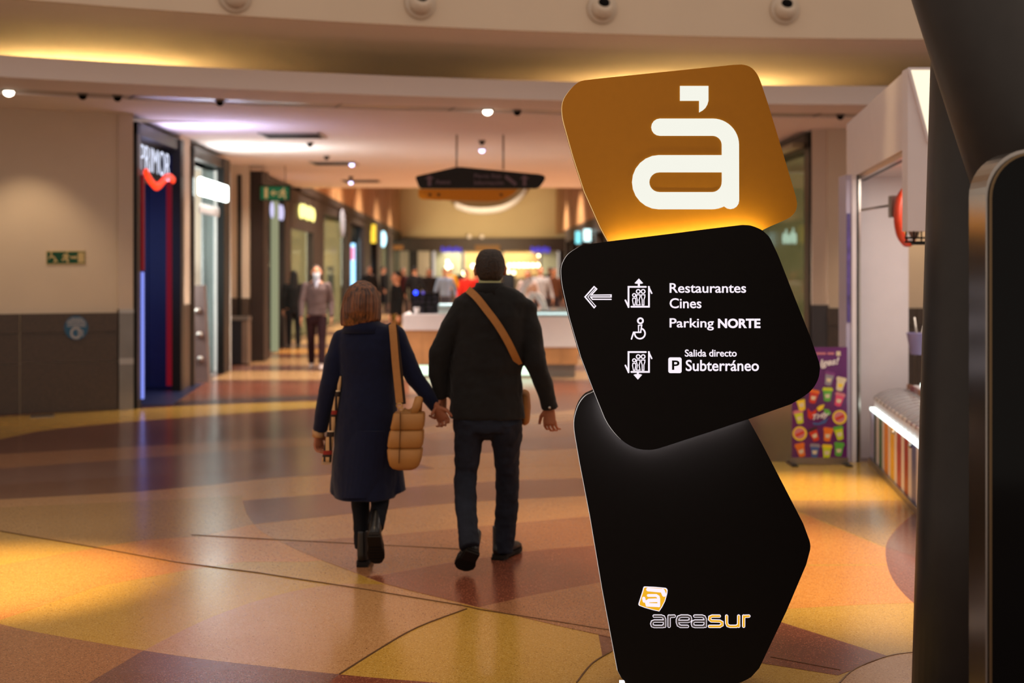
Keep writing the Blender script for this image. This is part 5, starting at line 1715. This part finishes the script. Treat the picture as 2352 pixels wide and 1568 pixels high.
ht = P(1082, 1252, Y0 - .32)
tt_ = P(1060, 1320, 7.66)
shoe(man, (ht.x + 0.012, ht.y, ht.z - 0.03), (tt_.x, tt_.y, 0.022), (0, 1, 0.5), 'shoe', 0.056, 0.05)
hx, hy = F(1146, 1283)
tx, ty = F(1183, 1262)
shoe(man, (hx - 0.01, hy - 0.06, 0.012), (tx + 0.015, ty - 0.02, 0.012), (0, 0, 1), 'shoe', 0.055, 0.07)
# strap across his back
M_strap = mat('tan_strap', 'A87038', 0.6, 0.3, vary=0.06, scale=30)
sp = [(1074, 664, Y0 - .06), (1094, 682, Y0 - .118), (1118, 712, Y0 - .138), (1142, 744, Y0 - .143), (1164, 780, Y0 - .138), (1180, 812, Y0 - .112), (1192, 838, Y0 - .062)]
t = thing('crossbody_bag', 'tan crossbody bag worn by the man, strap over his left shoulder', 'bag', P(1208, 945, Y0 + .05))


def ribbon(pts, w, th):
    """flat band through points, facing the viewer"""
    m = MB()
    P_ = [Vector(p) for p in pts]
    n = len(P_)
    vs = []
    for i, p in enumerate(P_):
        d = (P_[min(n - 1, i + 1)] - P_[max(0, i - 1)])
        sd = Vector((d.z, 0, -d.x)).normalized()
        vs += [p + sd * w, p - sd * w, p - sd * w + Vector((0, th, 0)), p + sd * w + Vector((0, th, 0))]
    fs = []
    for i in range(n - 1):
        for j in range(4):
            k = (j + 1) % 4
            fs.append((i * 4 + j, i * 4 + k, (i + 1) * 4 + k, (i + 1) * 4 + j))
    fs += [(3, 2, 1, 0), tuple((n - 1) * 4 + j for j in range(4))]
    return m.add(vs, fs)


ribbon([tuple(P(x, y, Y)) for x, y, Y in cr(sp, 4)], 0.020, 0.006).build('strap', M_strap, t)
p = P(1205, 935, Y0 + .12)
g = MB().chain([(p + Vector((0, 0, -0.07)), 0.03, 0.09), (p, 0.035, 0.10), (p + Vector((0, 0, 0.07)), 0.03, 0.09)], 14, vertical=True)
g.build('pouch', M_strap, t)

# ---- woman walking away, navy coat
wom = thing('person', 'woman from behind with auburn bob in long navy coat carrying a tan bag', 'person', (P(842, 0, Y0).x, Y0, 0))
g = MB()
hc = P(829, 694, Y0 + .02)
head(g, hc, 0.95, 1)
g.chain([(P(832, 748, Y0), .05, .05), (P(830, 700, Y0), .048, .05)], 12, vertical=True)
g.chain(rows([(1000, 842, 62, .12), (930, 842, 60, .11), (860, 843, 52, .095), (790, 845, 60, .10), (768, 843, 56, .08), (748, 836, 34, .06)], Y0, 0), 20, vertical=True)
g.chain(limb([(786, 778, Y0, .042), (755, 870, Y0 - .02, .036), (733, 985, Y0 + .03, .025)]))
g.chain(limb([(908, 775, Y0, .042), (950, 865, Y0 - .02, .036), (1001, 935, Y0 + .03, .025)]))
g.chain(limb([(818, 1010, Y0, .075), (828, 1140, Y0 + .03, .04), (832, 1255, Y0 + .02, .032), (834, 1290, Y0 + .03, .028)]))
g.chain(limb([(868, 1010, Y0, .075), (874, 1140, Y0 + .02, .04), (864, 1195, Y0 - .12, .034), (860, 1225, Y0 - .19, .03)]))
hand(g, P(731, 990, Y0 + .02), (0.02, 0.06, -1), (0.5, 0.7, 0), 42, 0.9)
hand(g, P(1001, 934, Y0 - .01), (0.50, 0.05, -0.85), (0.8, -0.4, 0.4), 55, 0.9)
fuse(g, 'body', M_skin, wom, 0.0048, 2, 0.4)
# bob of hair
M_hair = mat('hair_auburn', '6A3C1A', 0.42, 0.5, vary=0.0)
nt = M_hair.node_tree
b = nt.nodes['Principled BSDF']
tc = nt.nodes.new('ShaderNodeTexCoord')
mp = nt.nodes.new('ShaderNodeMapping')
mp.inputs['Scale'].default_value = (70, 70, 3.5)
nz = nt.nodes.new('ShaderNodeTexNoise')
nz.inputs['Scale'].default_value = 1.0
nz.inputs['Detail'].default_value = 3
rp = nt.nodes.new('ShaderNodeValToRGB')
rp.color_ramp.elements[0].position = 0.36
rp.color_ramp.elements[1].position = 0.66
rp.color_ramp.elements[0].color = (*lin('341A0C'), 1)
rp.color_ramp.elements[1].color = (*lin('86502A'), 1)
bp = nt.nodes.new('ShaderNodeBump')
bp.inputs['Strength'].default_value = 0.5
bp.inputs['Distance'].default_value = 0.01
for a_, b_ in ((tc.outputs['Object'], mp.inputs[0]), (mp.outputs[0], nz.inputs['Vector']), (nz.outputs['Fac'], rp.inputs['Fac']), (rp.outputs['Color'], b.inputs['Base Color']), (nz.outputs['Fac'], bp.inputs['Height']), (bp.outputs[0], b.inputs['Normal'])):
    nt.links.new(a_, b_)
g = MB()
g.chain(rows([(748, 819, 36, .075), (735, 828, 47, .095), (715, 829, 47.5, .112), (695, 830, 45, .118), (675, 831, 40, .112), (660, 832, 32, .09), (650, 832, 20, .06), (644, 832, 7, .025)], Y0 - .012, 0), 32, vertical=True, round_=False)
o = fuse(g, 'hair', M_hair, wom, 0.0065, 3)
folds(o, 0.006, tex2)
M_coat = mat('coat_navy_wool', '09102C', 0.85, 0.2, vary=0.12, scale=40, bump=0.08, sheen=0.15)
g = MB()
g.chain(rows([(1143, 838, 70, .15, Y0 - .02), (1100, 840, 78, .155), (1040, 841, 75, .15), (985, 841, 72, .14), (930, 842, 70, .132), (880, 843, 65, .12), (845, 844, 66, .12), (800, 845, 72, .125), (776, 845, 73, .112), (760, 845, 66, .10), (750, 847, 54, .085), (740, 842, 36, .07)], Y0, 0), 28, vertical=True, round_=False)
g.chain(rows([(1131, 772, 15, .09, Y0 + .05), (1060, 780, 16, .10, Y0 + .04), (980, 790, 16, .09, Y0 + .02)], Y0, 0), 16, round_=False)
g.chain(rows([(1128, 908, 24, .09, Y0 + .04), (1060, 900, 24, .10, Y0 + .03), (980, 888, 22, .09, Y0 + .02)], Y0, 0), 16, round_=False)
g.chain(limb([(785, 780, Y0, .056), (768, 830, Y0 - .01, .056), (757, 880, Y0 - .02, .052), (744, 940, Y0, .046), (734, 990, Y0 + .02, .041)]), 16, round_=False)
g.chain(limb([(800, 778, Y0, .06), (786, 780, Y0, .057)]), 14)
g.chain(limb([(906, 766, Y0, .056), (930, 822, Y0 - .01, .056), (952, 868, Y0 - .02, .051), (980, 905, Y0 - .01, .045), (1003, 936, Y0 + .02, .036)]), 16, round_=False)
g.chain(limb([(872, 764, Y0, .055), (892, 762, Y0, .057), (908, 768, Y0, .056)]), 14)
o = fuse(g, 'coat', M_coat, wom, 0.0085, 3)
folds(o, 0.012)
g = MB()
g.chain(rows([(764, 838, 56, .10), (748, 836, 46, .09), (736, 834, 38, .08), (744, 834, 30, .06)], Y0 - .012, 0), 26, vertical=True, round_=False)
g.build('coat_collar', M_coat, wom)
# overlapping back panel with its vent edge
bk = [(797, 900), (800, 990), (790, 1060), (786, 1143), (852, 1144), (868, 1120), (880, 1060), (884, 990), (880, 900)]
g = MB()
sec = []
for y, a_, b_, dY in ((990, 800, 884, .142), (1040, 792, 882, .155), (1095, 787, 876, .165), (1144, 785, 856, .178)):
    sec.append([P(a_ + (b_ - a_) * k / 8, y, Y0 - dY + 0.035 * ((k - 4) / 4) ** 2 - .003) for k in range(9)])
for r_ in range(3):
    for k in range(8):
        q0, q1, q2, q3 = sec[r_][k], sec[r_][k + 1], sec[r_ + 1][k + 1], sec[r_ + 1][k]
        dv = Vector((0, 0.012, 0))
        g.hexa([q0, q1, q2, q3], [q0 + dv, q1 + dv, q2 + dv, q3 + dv])
g.build('back_panel', M_coat, wom)
for k in range(4):
    p = P(736 - k * 1.6, 951 + k * 10, Y0 - .035 + .008 * k)
    MB().ball(p, 0.007, 0.005, 0.007, 8, 6).build('cuff_button', mat('button_dark', '3A2C28', 0.3, 0.5), wom)
MB().chain([(P(732, 988, Y0 + .02), .036, .036), (P(731, 1003, Y0 + .022), .033, .033)], 14, round_=False).build('knit_cuff', mat('cuff_beige', 'B48C64', 0.9, 0.1), wom)
M_trou = mat('trousers_black', '0E1018', 0.8, 0.2, vary=0.15, scale=12, bump=0.1)
g = MB()
g.chain(rows([(1080, 826, 26, .08), (1140, 827, 22, .07, Y0 + .02), (1200, 830, 19, .058, Y0 + .02), (1258, 833, 18.5, .058, Y0 + .02)], Y0, 0), 18, round_=False)
g.chain(rows([(1080, 872, 26, .08), (1130, 876, 23, .07, Y0 + .02), (1165, 871, 20, .06, Y0 - .05), (1212, 862, 18.5, .058, Y0 - .15)], Y0, 0), 18, round_=False)
g.chain(rows([(1060, 848, 46, .11), (1085, 848, 44, .10)], Y0, 0), 18)
o = fuse(g, 'trousers', M_trou, wom, 0.008, 3)
folds(o, 0.008, tex2)
hx, hy = F(834, 1299)
shoe(wom, (hx, hy - 0.06, 0.012), (hx + 0.005, hy + 0.18, 0.012), (0, 0, 1), 'ankle_boot', 0.044, 0.08)
ht = P(858, 1228, Y0 - .26)
tt_ = P(866, 1292, Y0 - .10)
shoe(wom, (ht.x, ht.y, ht.z), (tt_.x, tt_.y, tt_.z - 0.005), (0, 1, 0.5), 'ankle_boot', 0.046, 0.07)
# plaid scarf over her left arm
M_scarf = bpy.data.materials.new('plaid_scarf')
M_scarf.use_nodes = True
nt = M_scarf.node_tree
b = nt.nodes['Principled BSDF']
b.inputs['Roughness'].default_value = 0.9
tc = nt.nodes.new('ShaderNodeTexCoord')
sx = nt.nodes.new('ShaderNodeSeparateXYZ')
nt.links.new(tc.outputs['Object'], sx.inputs[0])


def band(sock, scale, lo):
    m = nt.nodes.new('ShaderNodeMath')
    m.operation = 'MULTIPLY'
    m.inputs[1].default_value = scale
    nt.links.new(sock, m.inputs[0])
    f = nt.nodes.new('ShaderNodeMath')
    f.operation = 'FRACT'
    nt.links.new(m.outputs[0], f.inputs[0])
    c_ = nt.nodes.new('ShaderNodeMath')
    c_.operation = 'GREATER_THAN'
    c_.inputs[1].default_value = lo
    nt.links.new(f.outputs[0], c_.inputs[0])
    return c_.outputs[0]


prev = None
for sock, sc, lo, col in ((sx.outputs[2], 9, 0.68, '2A1C14'), (sx.outputs[0], 30, 0.6, '2A1C14'), (sx.outputs[2], 9.0, 0.93, 'D8C09C'), (sx.outputs[2], 4.5, 0.90, '8C2418')):
    mx = nt.nodes.new('ShaderNodeMix')
    mx.data_type = 'RGBA'
    nt.links.new(band(sock, sc, lo), mx.inputs[0])
    if prev is None:
        mx.inputs[6].default_value = (*lin('C49C6C'), 1)
    else:
        nt.links.new(prev, mx.inputs[6])
    mx.inputs[7].default_value = (*lin(col), 1)
    prev = mx.outputs[2]
nt.links.new(prev, b.inputs['Base Color'])
pt = P(764, 940, Y0 - .02)
t = thing('scarf', 'beige plaid scarf hanging beside the navy coat, below the left arm', 'scarf', pt)
g = MB()
g.chain([(P(x, y, Y0 + dy), hw_ * Y0 / FPX, .012) for x, y, hw_, dy in cr([(784, 862, 3, -.06), (776, 900, 5, -.07), (768, 945, 6.5, -.07), (760, 990, 8, -.06), (754, 1030, 10, -.05), (750, 1060, 11, -.05)], 3)], 12, ref=(1, 0, 0), round_=False)
g.build('cloth', M_scarf, t)
g = MB()
for k in range(9):
    a_ = P(741 + k * 2.4, 1058, Y0 - .05)
    g.tube([a_, a_ + Vector((-0.004, 0, -0.02))], 0.0022, 5)
g.build('fringe', mat('fringe_cream', 'C8B088', 0.9, 0.1), t, kind='stuff')
# quilted tote on her right
M_bag = mat('bag_camel_leather', 'A8743A', 0.5, 0.4, vary=0.06, scale=14, bump=0.12)
YT = Y0 - .16
t = thing('quilted_bag', 'camel quilted shoulder bag hanging at the right side of the navy coat', 'bag', P(935, 1076, YT))
g = MB()
seg = [[(946, 908, 974, .066), (949, 904.5, 976, .075), (962, 902, 976, .080), (980, 898, 974, .080), (984.5, 898.5, 971, .072)], [(985, 898.5, 971, .072), (989, 896, 973.5, .082), (1004, 893, 973.5, .087), (1021, 891, 971.5, .085), (1026, 892.5, 968, .076)],
       [(1026.5, 892.5, 968, .076), (1031, 890.5, 971, .086), (1050, 892, 969, .087), (1066, 896, 964, .080), (1073, 902, 957, .068), (1077, 913, 948, .05)]]
for s_ in seg:
    r_ = []
    for y, a_, b_, dp in s_:
        c_ = P((a_ + b_) / 2, y, YT)
        r_.append((c_, (b_ - a_) / 2 * YT / FPX, dp))
    m = MB()
    # rounded-rectangle loft
    n = 28
    for c_, ra, rb in r_:
        for j in range(n):
            q = 2 * PI * j / n
            cx_, sy_ = math.cos(q), math.sin(q)
            e_ = 0.36
            m.v.append((c_.x + ra * math.copysign(abs(cx_) ** e_, cx_), c_.y + rb * math.copysign(abs(sy_) ** e_, sy_), c_.z))
    for i in range(len(r_) - 1):
        for j in range(n):
            k = (j + 1) % n
            m.f.append((i * n + j, i * n + k, (i + 1) * n + k, (i + 1) * n + j))
            m.sm.append(True)
    m.f += [tuple(range(n)), tuple((len(r_) - 1) * n + j for j in range(n))]
    m.sm += [False, False]
    m.build('quilted_panel', M_bag, t)
sp = cr([(919, 946), (918.5, 990), (917, 1030), (916, 1064)], 4)
ribbon([tuple(P(x, y, YT - .095)) for x, y in sp], 0.0016, 0.02).build('seam', mat('bag_seam', '5C3A14', 0.6, 0.3), t)
ribbon([tuple(P(x, y, Y)) for x, y, Y in cr([(900, 741, Y0 - .05), (901, 747, Y0 - .10), (904, 780, Y0 - .135), (908, 830, Y0 - .150), (913, 880, Y0 - .165), (917.5, 925, YT - .02)], 4)], 0.0195, 0.006).build('shoulder_strap', M_strap, t)
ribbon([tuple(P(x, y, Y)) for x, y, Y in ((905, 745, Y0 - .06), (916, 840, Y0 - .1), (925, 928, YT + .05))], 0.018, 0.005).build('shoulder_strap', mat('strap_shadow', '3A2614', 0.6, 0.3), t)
g = MB()
for cx_, cy_, r_ in ((917.5, 931, 7), (921, 940, 5)):
    q = [P(cx_ + r_ * math.cos(R(a_)), cy_ + r_ * 0.7 * math.sin(R(a_)), YT - .03) for a_ in range(0, 361, 30)]
    g.tube(q, 0.0035, 6)
g.build('strap_ring', mat('ring_gold', 'C8A060', 0.25, 0.5, 1.0, vary=0), t)
g = MB()
g.chain([(P(948, 955, YT - .05), .018, .012), (P(957, 932, YT - .06), .022, .013), (P(962, 914, YT - .04), .022, .013), (P(964, 916, YT + .0), .018, .012), (P(961, 955, YT + .05), .016, .012)], 10, round_=False)
g.build('handle', M_bag, t)
g = MB()
g.chain([(P(926, 952, YT + .04), .014, .012), (P(934, 943, YT + .05), .02, .014), (P(946, 940, YT + .05), .02, .014), (P(954, 952, YT + .04), .014, .012)], 10)
g.build('handle', M_bag, t)


# ---- everyone further away
def walker(label, px, Y, h, top, legs, hair, turn=0, stride=0.12, vox=0.016, mask=False, long_hair=False, long_top=False, skin=None, arm=0.10, shoes='1A1614', group='shoppers in the distance'):
    """facing the camera when turn is 0"""
    t = thing('person', label, 'person', (0, 0, 0), group)
    k = h / 1.75
    V = lambda x, y, z: Vector((x, y, z)) * k
    C = lambda L: [(V(x, y, z), a * k, b * k) for x, y, z, a, b in L]
    fine = vox < 0.012
    g = MB()
    head(g, V(0, 0, 1.632), k, -1)
    g.chain(C([(0, 0.01, 1.42, .06, .06), (0, 0, 1.56, .052, .055)]), 12, vertical=True)
    g.chain(C([(0, 0, .92, .14, .095), (0, 0, 1.1, .13, .09), (0, 0, 1.3, .155, .10), (0, 0, 1.42, .12, .08)]), 16, vertical=True)
    st = stride
    legs_ = {1: [(.09, 0, .92, .08, .08), (.095, -st * .5, .5, .055, .055), (.09, -st * 1.2, .10, .04, .04)], -1: [(-.09, 0, .92, .08, .08), (-.095, st * .3, .5, .055, .055), (-.09, st * 1.5, .10, .04, .04)]}
    arms_ = {1: [(.18, 0, 1.40, .048, .048), (.235 + arm * .3, st * .3, 1.13, .042, .042), (.23 + arm, -st * .2, .88, .03, .03)], -1: [(-.18, 0, 1.40, .048, .048), (-.235 - arm * .3, -st * .3, 1.13, .042, .042), (-.23 - arm, -st * .8, .89, .03, .03)]}
    for s in (1, -1):
        g.chain(C(legs_[s]))
        g.chain(C(arms_[s]))
        w = arms_[s][2]
        hand(g, V(w[0], w[1], w[2] - .01), (0, -0.1, -1), (0, -1, 0), 22 * s, k)
    fuse(g, 'body', skin or M_skin2, t, vox, 2, 0.4)
    hm = mat('hair_' + hair, hair, 0.6, 0.3, vary=0.3, scale=40)
    g = MB()
    g.ball(V(0, .018, 1.665), .082 * k, .092 * k, .088 * k, 16, 10)
    if long_hair:
        g.chain(C([(0, .05, 1.66, .085, .06), (0, .06, 1.5, .10, .055), (0, .075, 1.32, .10, .04)]), 14, vertical=True)
    fuse(g, 'hair', hm, t, max(vox, .012), 2)
    tm = mat('top_' + top, top, 0.85, 0.2, vary=0.12, scale=14)
    g = MB()
    hem = .62 if long_top else .90
    g.chain(C([(0, 0, hem, .175, .125), (0, 0, 1.0, .168, .118), (0, 0, 1.2, .172, .12), (0, 0, 1.34, .185, .12), (0, 0, 1.43, .13, .09), (0, 0, 1.485, .065, .065)]), 18, vertical=True, round_=False)
    for s in (1, -1):
        a = [list(r_) for r_ in arms_[s]]
        a[2] = [a[1][0] + (a[2][0] - a[1][0]) * .92, a[1][1] + (a[2][1] - a[1][1]) * .92, a[1][2] + (a[2][2] - a[1][2]) * .92, 0, 0]
        for r_, q in zip(a, (.066, .056, .044)):
            r_[3] = r_[4] = q
        g.chain(C([tuple(r_) for r_ in a]), 14)
    o = fuse(g, 'top', tm, t, max(vox, .013), 3)
    folds(o, 0.014)
    lm = mat('trousers_' + legs, legs, 0.85, 0.2, vary=0.12, scale=14)
    g = MB()
    g.chain(C([(0, 0, .84, .155, .11), (0, 0, .98, .155, .11)]), 16, vertical=True)
    for s in (1, -1):
        L = [list(r_) for r_ in legs_[s]]
        for r_, q in zip(L, (.095, .07, .058)):
            r_[3] = r_[4] = q
        L[0][2] = .88
        g.chain(C([tuple(r_) for r_ in L]), 14, round_=False)
    o = fuse(g, 'trousers', lm, t, max(vox, .013), 2)
    smt = mat('shoes_' + shoes, shoes, 0.6, 0.3)
    for s in (1, -1):
        w = legs_[s][2]
        g = MB()
        g.chain(C([(w[0], w[1] + .045, .05, .040, .045), (w[0], w[1] - .08, .042, .045, .036), (w[0], w[1] - .17, .03, .034, .022)]), 12, ref=(1, 0, 0))
        g.chain(C([(w[0], w[1] + .01, .05, .045, .05), (w[0], w[1] + .005, .12, .046, .046)]), 12)
        fuse(g, 'shoe', smt, t, max(vox, .012), 2)
    if mask:
        g = MB()
        g.chain(C([(0, -.075, 1.60, .060, .026), (0, -.096, 1.575, .052, .022), (0, -.080, 1.535, .045, .028)]), 14, vertical=True)
        g.build('face_mask', mat('mask_blue_white', 'C4D0DC', 0.8, 0.2), t)
        g = MB()
        for s in (1, -1):
            g.ball(V(s * .032, -.088, 1.642), .011 * k, .006 * k, .007 * k, 8, 6)
        g.build('eyes', mat('eye_dark', '1C1410', 0.3, 0.5), t)
    t.location = (P(px, 0, Y).x, Y, 0)
    t.rotation_euler = (0, 0, R(turn))
    return t


walker('man in grey sweater and dark trousers wearing a pale face mask, walking towards us', 727, 23.2, 1.70, '5E4C4A', '2A1418', '3A2A20', 6, 0.16, 0.0085, mask=True, shoes='B4A49C', arm=0.02)
m = [o for o in bpy.data.objects if o.name.startswith('person') and o.get('label', '').startswith('man in grey')][0]
g = MB()
k = 1.70 / 1.75
g.chain([((0, -.03, 1.49 * k), .058, .05), ((0, -.075, 1.43 * k), .03, .03), ((0, -.105, 1.36 * k), .008, .015)], 12, vertical=True)
o = g.build('shirt_collar', mat('shirt_pale_blue', 'B4B4C4', 0.8, 0.2), None)
o.parent = m
walker('person all in black with long hair standing by the yellow lit shop', 674, 29.0, 1.60, '0E0C0C', '0E0D10', '0C0808', 200, 0.05, long_hair=True, arm=0.0)
walker('person in black top and olive trousers at the left end of the island counter', 911, 25.5, 1.60, '0C0A0A', '5A4414', '1A120C', -70, 0.06, arm=0.0)
crowd = [('shopper in red jacket partly behind the man in black', 1072, 38, 1.62, 'C02418', '2A2024', '1A100C', 30, False), ('second shopper in red top right of the first red jacket', 1093, 41, 1.58, 'A82018', '2A2024', '140C08', -20, True),
         ('shopper in pale blue top left of the red jackets', 1022, 40, 1.66, '7C8CA8', '3A3A48', '2A1C14', 15, False), ('shopper in yellow top far behind the island counter', 1034, 52, 1.66, 'C88418', '4A3A2C', '2A1C14', 0, False),
         ('shopper in black near the left end of the island, far back', 952, 44, 1.70, '141010', '1A1418', '100A08', 160, False), ('shopper in dark brown coat left of the pale blue shopper', 985, 46, 1.64, '1C1412', '1A1418', '2A1408', 10, True),
         ('shopper in light grey hooded top right of the man in black', 1241, 36, 1.70, '8A8484', '2C2A30', '1C120C', 5, False), ('shopper with long brown hair in pale top right of the man in black', 1212, 34, 1.60, 'B4A09C', '3A2E2C', '2A140A', -15, True),
         ('shopper in brown coat beside the totem edge', 1272, 39, 1.66, '5A3420', '2A2024', '1C100A', 25, False), ('shopper in dark coat far behind the hooded one', 1262, 55, 1.68, '2A2628', '1C1A20', '1A120C', 0, False),
         ('shopper in black beside the left far shops', 880, 52, 1.70, '120E0E', '141216', '100A08', 90, False), ('shopper with dark red bag tone coat by the left far shops', 926, 48, 1.66, '3A1216', '18141A', '140C0A', 40, False),
         ('shopper in dark clothes behind the woman with the auburn bob', 848, 46, 1.72, '1A1412', '1A1618', '2A1A10', 0, False)]
for lab, px, Y, h, top, leg, hr, turn, lh in crowd:
    walker(lab, px, Y, h, top, leg, hr, turn, 0.10, 0.02, long_hair=lh)

# ---------------------------------------------------------------- bake the remeshed skins into plain meshes
dg = bpy.context.evaluated_depsgraph_get()
dg.update()
baked = []
for o in FUSED:
    baked.append(bpy.data.meshes.new_from_object(o.evaluated_get(dg), depsgraph=dg))
for o, me in zip(FUSED, baked):
    mt = o.data.materials[0] if o.data.materials else None
    o.modifiers.clear()
    me.name = o.name
    if not me.materials and mt:
        me.materials.append(mt)
    o.data = me
